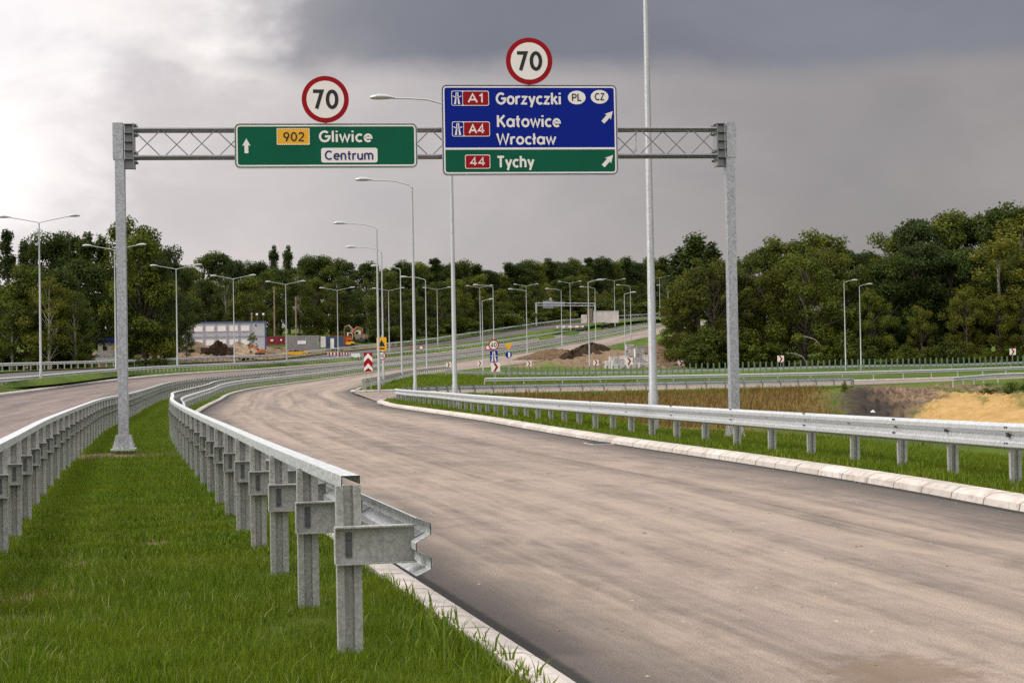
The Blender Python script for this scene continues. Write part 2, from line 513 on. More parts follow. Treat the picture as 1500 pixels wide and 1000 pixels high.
# ------------------------------------------------------------------ road lines: (y, x, z)
A_L = [(-12, 4.9, 0), (3, 1.6, 0), (8.8, .28, 0), (14.6, -1.09, 0), (20, -2.33, 0), (28, -4.17, 0), (37, -6.2, 0), (48, -8.58, 0), (60, -10.95, 0),
       (75, -13.9, 0), (97, -17.3, .05), (115, -19.6, .2), (128, -21.2, .4), (154, -23.4, .65), (187, -23.9, 1.0), (217, -22.8, 1.5),
       (250, -20.6, 2.2), (306, -13.5, 3.55), (345, -6.9, 4.75), (370, 1.5, 6), (410, 13, 8.3), (450, 27, 11), (490, 41, 14), (560, 68, 18), (650, 105, 21)]
A_R = [(-12, 9.6, 0), (3, 7.6, 0), (8.8, 6.8, 0), (18.5, 5.55, 0), (22.9, 5.0, 0), (28.8, 4.0, 0), (37.9, 2.27, 0), (48, .6, 0), (59.6, -1.2, 0), (79, -4.7, 0),
       (92, -6.9, .0), (101, -7.9, .05), (128, -12, .4), (154, -13.1, .65), (187, -13.5, 1.05), (217, -12.4, 1.5), (250, -8.5, 2.1),
       (306, 1.2, 3.2), (345, 8.5, 4.6), (370, 14.5, 5.9), (410, 25, 8.2), (450, 37, 10.8), (490, 49, 13.5), (560, 76, 18), (650, 113, 21)]
RAIL2 = [(-12, 1.2, 0), (8, -3.0, 0), (16.4, -4.86, 0), (20.5, -5.8, 0), (24, -6.6, 0), (38, -9.6, 0), (53, -12.7, 0), (75, -16.7, 0), (93, -20, .05), (128, -25.4, .4), (154, -27.6, .7),
         (187, -28.2, 1.15), (217, -27.2, 1.7), (250, -25.0, 2.4), (306, -18, 3.8), (345, -11.4, 5.0), (370, -3, 6.3), (410, 8.5, 8.6), (450, 22.5, 11.3),
         (490, 36.5, 14.2), (560, 64, 18), (650, 101, 21)]
B_R = [(y, x - 1.3, z) for y, x, z in RAIL2]
_bz = [(-12, .1), (20, .1), (40, .2), (60, .4), (93, .72), (128, 1.05), (154, 1.5), (187, 2.1), (217, 2.5), (250, 3.0), (306, 4.25), (345, 5.5), (370, 6.8), (410, 9.1), (450, 11.7), (490, 14.4), (560, 18), (650, 21)]
_bw = lambda y: np.interp(y, [0, 330, 400, 650], [8.0, 8.0, 5.8, 5.8])
B_L = [(y, x - _bw(y), float(np.interp(y, [a for a, _ in _bz], [b for _, b in _bz]))) for y, x, z in B_R]
DBL = [(40, -24, .8), (70, -30, 1.1), (100, -34, 1.4), (130, -36, 1.75), (167, -39, 2.4), (203, -40, 2.9), (234, -38, 3.4), (265, -35, 4.0), (306, -31, 4.7), (340, -24.5, 6.2),
       (370, -16.5, 7.6), (390, -9, 8.7), (420, .5, 10.7), (447, 11.5, 12.9), (475, 23, 15), (500, 34, 16.5), (560, 60, 19.5), (650, 97, 22)]
C_R = [(y, x - 1.8, z) for y, x, z in DBL]
C_L = [(y, x - 8.5, z + .12) for y, x, z in C_R]
# the side ramp: paired points (x, y, z)
D_N = [(-7.9, 101, .05), (-7.4, 107, .05), (-6.2, 116, .05), (-3.2, 123.5, .05), (4, 129, .05), (14, 135.5, .0), (28, 145, 0), (45, 157, .2), (80, 186, .6), (140, 230, 1.2)]
D_F = [(-12, 128, .4), (-10.6, 131, .4), (-8, 133.5, .4), (-3, 138, .38), (4, 143, .33), (14, 149.5, .3), (28, 158, .3), (45, 169, .4), (80, 198, .8), (140, 243, 1.3)]


def spline(pts, n=12):
    """Catmull-Rom through pts, chord-length parameter"""
    P = np.array(pts, float)
    t = np.concatenate([[0], np.cumsum(np.sqrt(np.linalg.norm(np.diff(P, axis=0), axis=1)))])
    # monotone tangents by finite differences
    m = np.gradient(P, t, axis=0)
    out = []
    for i in range(len(P) - 1):
        h = t[i + 1] - t[i]
        for k in range(n):
            s = k / n
            h00, h10, h01, h11 = 2 * s**3 - 3 * s**2 + 1, s**3 - 2 * s**2 + s, -2 * s**3 + 3 * s**2, s**3 - s**2
            out.append(h00 * P[i] + h10 * h * m[i] + h01 * P[i + 1] + h11 * h * m[i + 1])
    out.append(P[-1])
    return np.array(out)


def line_fn(pts):
    S = spline(pts, 12)
    o = np.argsort(S[:, 0])
    S = S[o]
    return lambda y: (np.interp(y, S[:, 0], S[:, 1]), np.interp(y, S[:, 0], S[:, 2]))


fA_L, fA_R, fB_L, fB_R, fC_L, fC_R, fDBL, fRAIL2 = map(line_fn, (A_L, A_R, B_L, B_R, C_L, C_R, DBL, RAIL2))
fD_N, fD_F = line_fn(D_N), line_fn(D_F)      # keyed by x

# ------------------------------------------------------------------ terrain
ctrl = []
for fn, lo in ((fA_L, -10), (fA_R, -10), (fB_R, -10), (fB_L, -10), (fC_R, 60), (fC_L, 60)):
    for y in [-10, 5, 15, 25, 40, 60, 80, 100, 120, 145, 170, 200, 235, 270, 310, 350, 390, 430, 470, 520, 580, 640]:
        if y >= lo and not (fn is fA_R and 100 < y < 128):
            x, z = fn(y)
            ctrl.append((float(x), y, float(z) + .08))
for x in (-5, 0, 8, 18, 30, 45, 62, 80, 110):
    for fn in (fD_N, fD_F):
        y, z = fn(x)
        ctrl.append((x, float(y), float(z) + .06))


def cp_(u, v, d):
    q = at(u, v, d)
    ctrl.append(tuple(q))


# verge, dry bank and basin on the right
for x, y, z in [(5.2, 20, .12), (8, 20, .05), (12, 18, -.1), (18, 16, -.2), (3.4, 40, .08), (6, 38, .02), (9, 38, -.25), (14, 36, -.7), (22, 34, -1.0),
                (-1.5, 65, .08), (2, 65, -.1), (6, 62, -.8), (12, 58, -1.6), (20, 54, -1.9), (-3.5, 90, .05), (1, 88, -.3), (5, 88, -1.2), (12, 88, -1.9), (20, 84, -2.0),
                (-3, 110, .0), (1, 112, -.3), (6, 106, -1.4), (12, 107, -1.5), (18, 109, -1.5), (23, 111, -1.6),
                (3, 122, -.05), (8, 124.5, -.05), (14, 128, -.05), (20, 132, -.05), (26, 136, -.1), (30, 40, -.8), (28, 60, -1.5), (26, 85, -1.9), (45, 50, -.6), (60, 40, 0), (40, 20, 0), (70, 15, 0)]:
    ctrl.append((x, y, z))
# sand embankment right: crest runs from the ramp towards the camera
for u, v, d in [(1300, 572, 122), (1400, 583, 100), (1500, 596, 84), (1450, 590, 92), (1250, 612, 104), (1330, 618, 92), (1420, 630, 76), (1500, 636, 68),
                (1390, 567, 128), (1500, 577, 108), (1420, 562, 140), (1500, 556, 160)]:
    cp_(u, v, d)
for x, y, z in [(40, 84, -.9), (50, 90, -.6), (60, 110, 0), (38, 70, -1.6), (80, 80, 0)]:
    ctrl.append((x, y, z))
# far verge with the green slats, dirt field behind it, wood edge on the right
for u, v, d in [(700, 553, 205), (800, 555, 207), (900, 552, 208), (1000, 550, 208), (1150, 546, 209), (1260, 543, 210), (1400, 541, 212), (1500, 538, 214),
                (1000, 541, 232), (1150, 540, 236), (1300, 538, 238), (1500, 534, 240), (700, 546, 240), (760, 541, 262), (820, 541, 235), (900, 541, 235),
                (800, 520, 300), (850, 526, 275), (930, 520, 290), (990, 505, 330), (990, 535, 245), (950, 498, 340), (880, 512, 320)]:
    cp_(u, v, d)
# building site on the left and its slope
for u, v, d in [(-20, 548, 200), (60, 546, 200), (150, 541, 210), (240, 534, 225), (110, 541, 225), (160, 525, 242), (128, 533, 238), (250, 524, 275), (330, 520, 285), (400, 520, 300), (470, 513, 335),
                (260, 510, 318), (330, 509, 318), (390, 508, 318), (440, 511, 336), (500, 508, 356), (540, 503, 375), (600, 497, 395), (640, 492, 410), (720, 483, 440), (786, 479, 472),
                (870, 466, 500), (60, 520, 330), (160, 515, 330)]:
    cp_(u, v, d)
for x, y, z in [(-120, 260, 6), (-110, 400, 12), (-60, 480, 14), (-20, 560, 18), (20, 640, 20), (-200, 600, 20), (-100, 900, 24), (100, 900, 26), (300, 700, 14), (200, 400, 6), (120, 280, 2.5),
                (300, 250, 2), (-250, 250, 7), (-90, 150, 3), (-90, 60, 2), (-60, 20, .8), (-60, -30, .5), (0, -60, 0), (60, -40, 0), (200, 0, 0), (-300, -100, 1), (300, -300, 0), (0, -500, 0), (-400, 900, 28), (500, 1000, 22), (0, 1500, 30), (-900, 600, 20), (900, 600, 14), (-900, -700, 0), (900, -700, 0)]:
    ctrl.append((x, y, z))
CP = np.array(ctrl, float)
_keep = []
for i, c in enumerate(CP):
    if all((c[0] - CP[j][0])**2 + (c[1] - CP[j][1])**2 > 0.5 for j in _keep):
        _keep.append(i)
CP = CP[_keep]


def _phi(d2):
    return np.sqrt(d2 + 4.0)


_D2 = (CP[:, None, 0] - CP[None, :, 0])**2 + (CP[:, None, 1] - CP[None, :, 1])**2
_nb = len(CP)
_K = np.zeros((_nb + 1, _nb + 1))
_K[:_nb, :_nb] = -_phi(_D2) - 0.02 * np.eye(_nb)
_K[:_nb, _nb] = 1
_K[_nb, :_nb] = 1
_w = np.linalg.solve(_K, np.concatenate([CP[:, 2], [0]]))


def rbf(x, y):
    out = np.empty(len(x))
    for i in range(0, len(x), 20000):
        d2 = (x[i:i + 20000, None] - CP[None, :, 0])**2 + (y[i:i + 20000, None] - CP[None, :, 1])**2
        out[i:i + 20000] = -_phi(d2) @ _w[:_nb] + _w[_nb]
    return out


def sstep(a, lo, hi):
    t = np.clip((a - lo) / (hi - lo), 0, 1)
    return t * t * (3 - 2 * t)


def road_info(x, y):
    """for every road: signed distance outside its edges and the road level there"""
    res = []
    for fl, fr, lo, hi in ((fA_L, fA_R, -12, 650), (fB_L, fB_R, -12, 650), (fC_L, fC_R, 40, 650)):
        xl, zl = fl(y)
        xr, zr = fr(y)
        s = np.clip((x - xl) / (xr - xl), 0, 1)
        dist = np.maximum(xl - x, x - xr)
        dist = np.where((y < lo) | (y > hi), 99, dist)
        res.append((dist, zl + (zr - zl) * s))
    yn, zn = fD_N(x)
    yf, zf = fD_F(x)
    s = np.clip((y - yn) / np.maximum(yf - yn, 1), 0, 1)
    dist = np.maximum(yn - y, y - yf)
    dist = np.where((x < -12.2) | (x > 139), 99, dist)
    res.append((dist, zn + (zf - zn) * s))
    return res


def height(x, y, carve=True):
    x = np.atleast_1d(np.asarray(x, float))
    y = np.atleast_1d(np.asarray(y, float))
    z = rbf(x, y)
    num = np.zeros_like(z)
    den = np.zeros_like(z)
    inside = np.zeros_like(z)
    wmax = np.zeros_like(z)
    scale = 1 + np.clip(np.hypot(x, y) / 150, 0, 2)
    for (dist, zr), (sl, lo_, hi_) in zip(road_info(x, y), ((fA_L, .015, .10), (fB_R, .10, .03), (None, .1, .1), (None, .1, .1))):
        up = hi_
        if sl is fA_L:
            up = np.where(x < (fA_L(y)[0] + fA_R(y)[0]) / 2, lo_, hi_)
        elif sl is fB_R:
            up = np.where(x < (fB_L(y)[0] + fB_R(y)[0]) / 2, lo_, hi_)
        w = 1 - sstep(dist, 0.6 * scale, 4.5 * scale)
        k = w / (np.maximum(dist, 0) + 0.1)
        num += k * (zr + up)
        den += k
        wmax = np.maximum(wmax, w)
        ins = 1 - sstep(dist, 0.35, 1.0)
        inside = np.maximum(inside, ins)
    base = np.where(den > 0, num / np.maximum(den, 1e-9), 0)
    z = z * (1 - wmax) + base * wmax
    if carve:
        z = z - inside * 0.26
    return z


def H(x, y):
    return float(height([x], [y], False)[0])


def on_ground(u, d):
    x = xof(u, d)
    for _ in range(3):
        x = at(u, 547, d)[0]
        z = H(x, d)
        # roll shifts x a little with height: solve u again at that height
        q = ray(u, 547)
        for v in np.linspace(440, 700, 3):
            pass
        # pixel row of the ground point
        vv = 547 - (z - EYE) / d * FPX - (u - 750) * sr / cr * -1.0 * 0
        x = at(u, vv, d)[0]
    return (float(x), float(d), H(x, d))


def blob(x, y, cx, cy, rx, ry):
    return np.exp(-(((x - cx) / rx)**2 + ((y - cy) / ry)**2))


def poly_mask(x, y, poly, soft):
    """1 inside the polygon, fading over soft metres"""
    P = np.array(poly, float)
    inside = np.zeros(len(x), bool)
    dmin = np.full(len(x), 1e9)
    n = len(P)
    for i in range(n):
        a, b = P[i], P[(i + 1) % n]
        cond = ((a[1] > y) != (b[1] > y))
        xi = (b[0] - a[0]) * (y - a[1]) / ((b[1] - a[1]) if b[1] != a[1] else 1e-9) + a[0]
        inside ^= cond & (x < xi)
        ab = b - a
        t = np.clip(((x - a[0]) * ab[0] + (y - a[1]) * ab[1]) / (ab @ ab), 0, 1)
        dmin = np.minimum(dmin, np.hypot(x - a[0] - t * ab[0], y - a[1] - t * ab[1]))
    sd = np.where(inside, dmin, -dmin)
    return np.clip(0.5 + sd / soft * 0.5, 0, 1)


def hit(u, v, d):
    """where the sight line through (u, v) meets the ground, starting a little before the distance d"""
    ds = np.linspace(d * .6, d * 1.5, 240)
    q = ray(u, v)
    t = ds / q[1]
    P = np.stack([q[0] * t, q[1] * t, EYE + q[2] * t], 1)
    below = P[:, 2] < height(P[:, 0], P[:, 1], False)
    k = int(np.argmax(below)) if below.any() else 120
    return P[k]


def pix_poly(pts):
    return [tuple(hit(u, v, d)[:2]) for u, v, d in pts]


DRY = [(-1, 111), (-1, 121), (6, 123.6), (14, 127.5), (21, 132), (24.0, 133), (21.3, 112), (19, 98), (8, 92), (3, 96)]
SITE = [(-72, 262), (-50, 262), (-42.5, 283), (-36, 318), (-28, 345), (-18, 372), (-12, 385), (-14, 400), (-30, 380), (-40, 350), (-75, 330), (-80, 280)]
FIELD = pix_poly([(742, 538, 262), (780, 540, 238), (800, 530, 258), (870, 540, 236), (1010, 540, 236), (1010, 500, 335), (960, 502, 330), (935, 512, 305), (880, 514, 312), (900, 504, 335), (840, 508, 330), (790, 516, 320), (740, 530, 290)])
SAND = pix_poly([(1388, 580, 104), (1440, 588, 96), (1500, 598, 86), (1620, 612, 76), (1620, 650, 55), (1500, 640, 60), (1420, 632, 70), (1330, 622, 85), (1352, 600, 98)])
SANDTOP = pix_poly([(1375, 574, 115), (1440, 575, 115), (1500, 580, 108), (1620, 590, 90), (1620, 606, 80), (1500, 594, 90), (1440, 585, 100), (1385, 578, 106)])
EARTH = pix_poly([(1236, 566, 130), (1300, 566, 128), (1385, 572, 116), (1390, 580, 104), (1352, 600, 95), (1325, 625, 85), (1240, 622, 95)])
PEAT = pix_poly([(1238, 572, 124), (1258, 566, 128), (1282, 574, 120), (1296, 590, 108), (1330, 592, 104), (1310, 620, 90), (1236, 622, 92)])


def masks(x, y):
    dirt = poly_mask(x, y, SITE, 5)
    dirt = np.maximum(dirt, poly_mask(x, y, FIELD, 6))
    dirt = np.maximum(dirt, poly_mask(x, y, EARTH, 3))
    for cx, cy, rx, ry, a in [(-8.4, 35.4, 1.25, 1.7, 1.2), (-6.9, 36.2, 1.2, 1.3, 1.1), (4.6, 37.6, 1.7, .7, .95), (3.0, 38.6, .7, .9, .7), (-3.35, 11.2, .55, .4, .75), (-3.5, 12.6, .4, .8, .6), (-1.9, 10.0, .35, .25, .5),
                              (.1, 8.9, .5, .6, .5), (-2.9, 14.5, .9, .25, .5), (-2.9, 9.3, .25, .3, .5), (-.75, 13.4, .25, .9, .35), (6.8, 26, .8, .5, .3), (-62, 232, 7, 5, .9), (-3.45, 16.4, .2, .6, .85), (-3.75, 14.7, .22, .45, .8), (-3.6, 12.3, .25, .5, .9), (-2.75, 11.2, .12, .3, .8), (-2.15, 10.7, .14, .3, .7), (-1.5, 10.5, .16, .35, .85), (-3.1, 10.4, .2, .4, .8), (-.55, 12.6, .12, .5, .9), (-.2, 10.9, .13, .4, .9)]:
        dirt = np.maximum(dirt, a * blob(x, y, cx, cy, rx, ry))
    dirt = np.maximum(dirt, poly_mask(x, y, pix_poly([(1340, 567, 128), (1400, 570, 116), (1500, 578, 106), (1500, 570, 122), (1400, 562, 140)]), 4) * .9)
    sand = np.maximum(poly_mask(x, y, SAND, 1.5), poly_mask(x, y, SANDTOP, 2))
    dry = poly_mask(x, y, DRY, 5) * 0.95
    dry = np.maximum(dry, 0.8 * blob(x, y, 7.5, 43, 2.6, 5))
    peat = poly_mask(x, y, PEAT, 3)
    return dirt, sand, dry, peat


# fan-shaped grid round the camera: fine where the photograph looks
ang = np.concatenate([np.linspace(-24, 24, 560), np.linspace(24, 336, 100)[1:-1]])
ang = np.radians(np.sort((ang + 180) % 360 - 180))
rad = np.concatenate([[0.5], np.geomspace(1.0, 30, 90), np.geomspace(30, 420, 230)[1:], np.geomspace(420, 2500, 40)[1:]])
AA, RR = np.meshgrid(ang, rad)
GX, GY = (np.sin(AA) * RR).ravel(), (np.cos(AA) * RR).ravel()
GZ = height(GX, GY)
_rg = np.random.default_rng(5)
dm, sm_, dy_, pm = masks(GX, GY)
rough_amt = np.maximum(np.maximum(dm * 0.30, pm * .3), dy_ * .12) * (np.hypot(GX, GY) > 60)
_off = [min([1e9] + [0]) for _ in ()]
_outside = np.min(np.array([d for d, _ in road_info(GX, GY)]), axis=0) > 3.0
GZ = GZ + _rg.normal(0, 1, len(GZ)) * rough_amt * _outside * .55
na, nr = len(ang), len(rad)
ii, jj = np.meshgrid(np.arange(nr - 1), np.arange(na), indexing='ij')
a0 = (ii * na + jj).ravel()
a1 = (ii * na + (jj + 1) % na).ravel()
F = np.stack([a0, a1, a1 + na, a0 + na], 1)
V = np.stack([GX, GY, GZ], 1)
ground_me = np_mesh('ground', V, F, [M['ground']], True)
for nm, arr in (('dirt', dm), ('sand', sm_), ('dry', dy_), ('peat', pm)):
    ground_me.attributes.new(nm, 'FLOAT', 'POINT').data.foreach_set('value', arr.astype(np.float32))
tag(link('ground', ground_me), kind='structure')


# ------------------------------------------------------------------ road sheets, verges, kerbs
def strip(name, Lp, Rp, mat, lift=0.0, nx=8, kind='structure', crown=0.0):
    Lp, Rp = np.array(Lp), np.array(Rp)
    n = len(Lp)
    t = np.linspace(0, 1, nx + 1)
    P = Lp[:, None, :] * (1 - t)[None, :, None] + Rp[:, None, :] * t[None, :, None]
    P[:, :, 2] += lift
    cen = (Lp + Rp) / 2
    s = np.concatenate([[0], np.cumsum(np.linalg.norm(np.diff(cen, axis=0), axis=1))])
    i, j = np.meshgrid(np.arange(n - 1), np.arange(nx), indexing='ij')
    k = (i * (nx + 1) + j).ravel()
    Fq = np.stack([k, k + 1, k + nx + 2, k + nx + 1], 1)
    me = np_mesh(name, P.reshape(-1, 3), Fq, [mat], True)
    uv = me.uv_layers.new(name='UVMap')
    UU = np.stack([np.broadcast_to(t[None, :], (n, nx + 1)), np.broadcast_to(s[:, None], (n, nx + 1))], 2).reshape(-1, 2)
    uv.data.foreach_set('uv', UU[Fq.ravel()].astype(np.float32).ravel())
    o = link(name, me)
    if kind:
        o['kind'] = kind
    return o


def ysamp(lo, hi):
    out, y = [], lo
    while y < hi:
        out.append(y)
        y += max(0.7, abs(y) * 0.02)
    return np.array(out + [hi])


def pts_of(fn, ys):
    x, z = fn(ys)
    return np.stack([x, ys, z], 1)


ysA = ysamp(-12, 650)
strip('road', pts_of(fA_L, ysA), pts_of(fA_R, ysA), M['road_dusty'], 0, 14)
strip('road', pts_of(fB_L, ysA), pts_of(fB_R, ysA), M['road_left'], 0, 8)
ysC = ysamp(42, 650)
strip('road', pts_of(fC_L, ysC), pts_of(fC_R, ysC), M['road_far'], 0, 6)
SDN, SDF = spline(D_N, 10), spline(D_F, 10)
strip('road', SDF, SDN, M['road_ramp'], -0.004, 8)


def offset_line(P, d):
    """shift a 3-D line sideways in plan, + to its right"""
    P = np.asarray(P, float)
    t = np.gradient(P[:, :2], axis=0)
    t /= np.linalg.norm(t, axis=1)[:, None]
    q = P.copy()
    q[:, 0] += t[:, 1] * d
    q[:, 1] -= t[:, 0] * d
    return q


def sweep(mb_pts, profile, name, mat, closed=False, smooth=False, uvlen=1.0):
    """profile [(offset to the right, height)] along a line"""
    P = np.asarray(mb_pts, float)
    rows = []
    for o, h in profile:
        q = offset_line(P, o)
        q[:, 2] += h
        rows.append(q)
    A = np.stack(rows, 1)
    n, k = A.shape[:2]
    kk = k if closed else k - 1
    i, j = np.meshgrid(np.arange(n - 1), np.arange(kk), indexing='ij')
    a = (i * k + j).ravel()
    b = (i * k + (j + 1) % k).ravel()
    Fq = np.stack([a, b, b + k, a + k], 1)
    me = np_mesh(name, A.reshape(-1, 3), Fq, [mat], smooth)
    s = np.concatenate([[0], np.cumsum(np.linalg.norm(np.diff(P, axis=0), axis=1))]) / uvlen
    uv = me.uv_layers.new(name='UVMap')
    UU = np.stack([np.broadcast_to(np.linspace(0, 1, k)[None, :], (n, k)), np.broadcast_to(s[:, None], (n, k))], 2).reshape(-1, 2)
    uv.data.foreach_set('uv', UU[Fq.ravel()].astype(np.float32).ravel())
    return me


def resample(P, step, grow=0.0):
    P = np.asarray(P, float)
    s = np.concatenate([[0], np.cumsum(np.linalg.norm(np.diff(P, axis=0), axis=1))])
    t = [0.0]
    while t[-1] < s[-1]:
        y = np.interp(t[-1], s, P[:, 1])
        t.append(t[-1] + step + grow * max(0, y))
    t = np.clip(t, 0, s[-1])
    return np.stack([np.interp(t, s, P[:, i]) for i in range(3)], 1)


def kerb(P, side, wide=1.0, hk=1.0):
    """P = road edge line, side +1 = the verge lies to its right"""
    prof = [(-.02, -.10), (.02 * wide, .075 * hk), (.11 * wide, .13 * hk), (.30 * wide, .135 * hk), (.30 * wide, -.15)]
    prof = [(o * side, h) for o, h in prof]
    if side < 0:
        prof = prof[::-1]
    tag(link('kerb', sweep(P, prof, 'kerb', M['kerb'])), kind='structure')


def verge(P, side, w=1.9, z0=.10):
    prof = [(.24, z0), (min(.9, w * .6), z0 + .03), (w * .8, z0 + .02), (w, z0), (w * 1.4, z0 - .45)]
    prof = [(o * side, h) for o, h in prof]
    if side < 0:
        prof = prof[::-1]
    me = sweep(P, prof, 'verge', M['ground'], smooth=True)
    tag(link('verge', me), kind='structure')


def seg(fn, lo, hi):
    return pts_of(fn, ysamp(lo, hi))


kerb(seg(fA_L, -12, 640), -1, .85, .45)
verge(seg(fA_L, -12, 640), -1, 1.5, .015)
nose = np.vstack([seg(fA_R, -12, 96), spline([(-7.5, 96, .03), (-8.0, 100.5, .05), (-7.75, 104, .05), (-7.2, 108, .05)], 8)[:, [0, 1, 2]]])
nose_k = resample(np.vstack([nose, SDN[12:]]), .7, .008)
kerb(nose_k, 1, 1.15)
verge(nose_k, 1, 1.6)
isl = np.vstack([SDF[::-1][:-6], spline([(-10.6, 131, .4), (-11.9, 129.2, .4), (-12.5, 130.6, .4), (-12.4, 134, .45)], 8), seg(fA_R, 136, 640)])
isl_k = resample(isl, .8, .008)
kerb(isl_k, 1, 1.1)
verge(isl_k, 1, .62)
kerb(seg(fB_L, 8, 600), -1, .9)
verge(seg(fB_L, 8, 600), -1, 2.2)
verge(seg(fB_R, -12, 640), 1, 1.2, .03)
verge(seg(fC_L, 44, 640), -1, 2.2)
verge(seg(fC_R, 44, 640), 1, 2.0)


# ------------------------------------------------------------------ guard rails
WPROF = [(.0, .488), (.012, .492), (.078, .520), (.083, .528), (.083, .578), (.078, .586), (.008, .622), (.0, .630), (.0, .668), (.008, .676), (.078, .712), (.083, .720), (.083, .770), (.078, .778), (.012, .806), (.0, .810)]
WPROF_FAR = [(.0, .49), (.08, .53), (.08, .57), (.0, .635), (.0, .66), (.08, .72), (.08, .765), (.0, .808)]


def thick(pr, t=.005):
    return pr + [(o - t, h) for o, h in pr[::-1]]


def sigma_post(name, top, mat, bot=-.45):
    path = [(-.070, .058), (-.070, 0), (-.030, 0), (-.024, .034), (.020, .034), (.026, 0), (.070, 0), (.070, .058)]
    inner = [(-.064, .058), (-.064, .006), (-.035, .006), (-.029, .040), (.025, .040), (.031, .006), (.064, .006), (.064, .058)]
    n = len(path)
    mb = MB()
    vs = [(x, y, z) for z in (bot, top) for x, y in path + inner]
    fs = []
    loop = list(range(n)) + list(range(2 * n - 1, n - 1, -1))
    L = len(loop)
    for k in range(L):
        a, b = loop[k], loop[(k + 1) % L]
        fs.append((a, b, b + 2 * n, a + 2 * n))
    for k in range(n - 1):
        fs.append((2 * n + k, 2 * n + k + 1, 3 * n + k + 1, 3 * n + k))
    mb.add(vs, fs)
    return mb.mesh(name, mat)


POST_TALL = sigma_post('post', .985, M['galv_post'])
POST_LOW = sigma_post('post', .74, M['galv_post'])
_b = MB()
_b.box((.143, -.045, .757), (.456, .075, .009)).box((.143, -.045, .553), (.456, .075, .009)).box((.143, -.012, .655), (.452, .007, .196))
_b.box((-.086, -.04, .655), (.005, .06, .20))
BRACKET = _b.mesh('bracket', M['galv_post'])
_b = MB().box((-.005, -.020, .655), (.036, .010, .14), mi=0)
_b.tube([(-.005, -.024, .695), (-.005, -.034, .695)], .013, 6).tube([(-.005, -.024, .615), (-.005, -.034, .615)], .013, 6)
CLAMP = _b.mesh('clamp', M['clamp'])
_b = MB()
for z0 in (-.4,):
    _b.box((0, .03, .17), (.12, .05, 1.14))
POST_FAR = _b.mesh('post', M['galv_post'])


def guard_rail(label, P, side, spacing=2.0, style='low', cap=100, group=None, step_near=True, top_rail=False, endwing=False):
    """P = post line (base points), side +1: the beam lies to the right of the direction of travel"""
    P = resample(P, spacing)
    root = empty('guard_rail', tuple(P[0]), 0, label, 'guard rail', group)
    o = Vector(P[0])
    Q = P - P[0]
    bo = .345 if style == 'tall' else .075
    prof = thick([(bo + a, h) for a, h in (WPROF if style != 'far' else WPROF_FAR)])
    prof = [(a * side, h) for a, h in prof]
    BP = Q
    if style == 'tall':
        t = Q[0] - Q[1]
        BP = np.vstack([Q[0] + t / np.linalg.norm(t) * .22, Q])
    me = sweep(BP, prof, 'beam', M['galv'], True, False)
    # close the ends
    link('beam', me, root)
    if style == 'low':
        mb = MB()
        tt = np.gradient(Q[:, :2], axis=0)
        for q, t in zip(Q[:60], tt[:60]):
            a = math.atan2(t[1], t[0])
            c = offset_line(np.array([q - [t[0], t[1], 0], q, q + [t[0], t[1], 0]]), (bo + .004) * side)[1]
            mb.box((c[0], c[1], .648), (.055, .075, .052), a)
            if int(round(q[1] / 2)) % 2 == 0:
                e_ = offset_line(np.array([q - [t[0], t[1], 0], q, q + [t[0], t[1], 0]]), (bo + .083) * side)[1]
                for k_ in (-.10, -.04):
                    for zz in (.553, .745):
                        mb.box((e_[0] + t[0] / 2 * k_, e_[1] + t[1] / 2 * k_, zz), (.022, .02, .022), a)
        mb.build('bolt', M['dark_steel'], root)
    if top_rail:
        pr = [(-.040, .972), (-.040, 1.042), (.066, 1.042), (.066, .995), (.060, .995), (.060, 1.036), (-.034, 1.036), (-.034, .972)]
        link('top_rail', sweep(BP[1:] if style == 'tall' else BP, [(a * side, h) for a, h in pr], 'top_rail', M['galv'], True), root)
    tan = np.gradient(P[:, :2], axis=0)
    pm_ = {'tall': POST_TALL, 'low': POST_LOW, 'far': POST_FAR}[style]
    rest = MB()
    for i, (q, t) in enumerate(zip(Q, tan)):
        rz = math.atan2(t[1], t[0]) - math.pi / 2       # local y along travel
        if i < cap:
            p = link('post', pm_, root, tuple(q), rz)
            if side < 0:
                p.scale = (-1, 1, 1)
            if style == 'tall':
                b = link('bracket', BRACKET, p)
                if i < 40:
                    link('clamp', CLAMP, p)
        else:
            rest.box((q[0], q[1], q[2] + .17), (.12, .05, 1.14), rz)
    if rest.v:
        tag(rest.build('far_posts', M['galv_post'], root), kind='stuff')
    return root


def shift(fn, d, lo, hi, dz=.12):
    P = pts_of(fn, ysamp(lo, hi))
    P = offset_line(P, d)
    P[:, 2] += dz
    return P


r1 = np.array([(-.93, 9.6, .02)])
P1 = shift(fA_L, -1.0, 9.0, 500, .0)
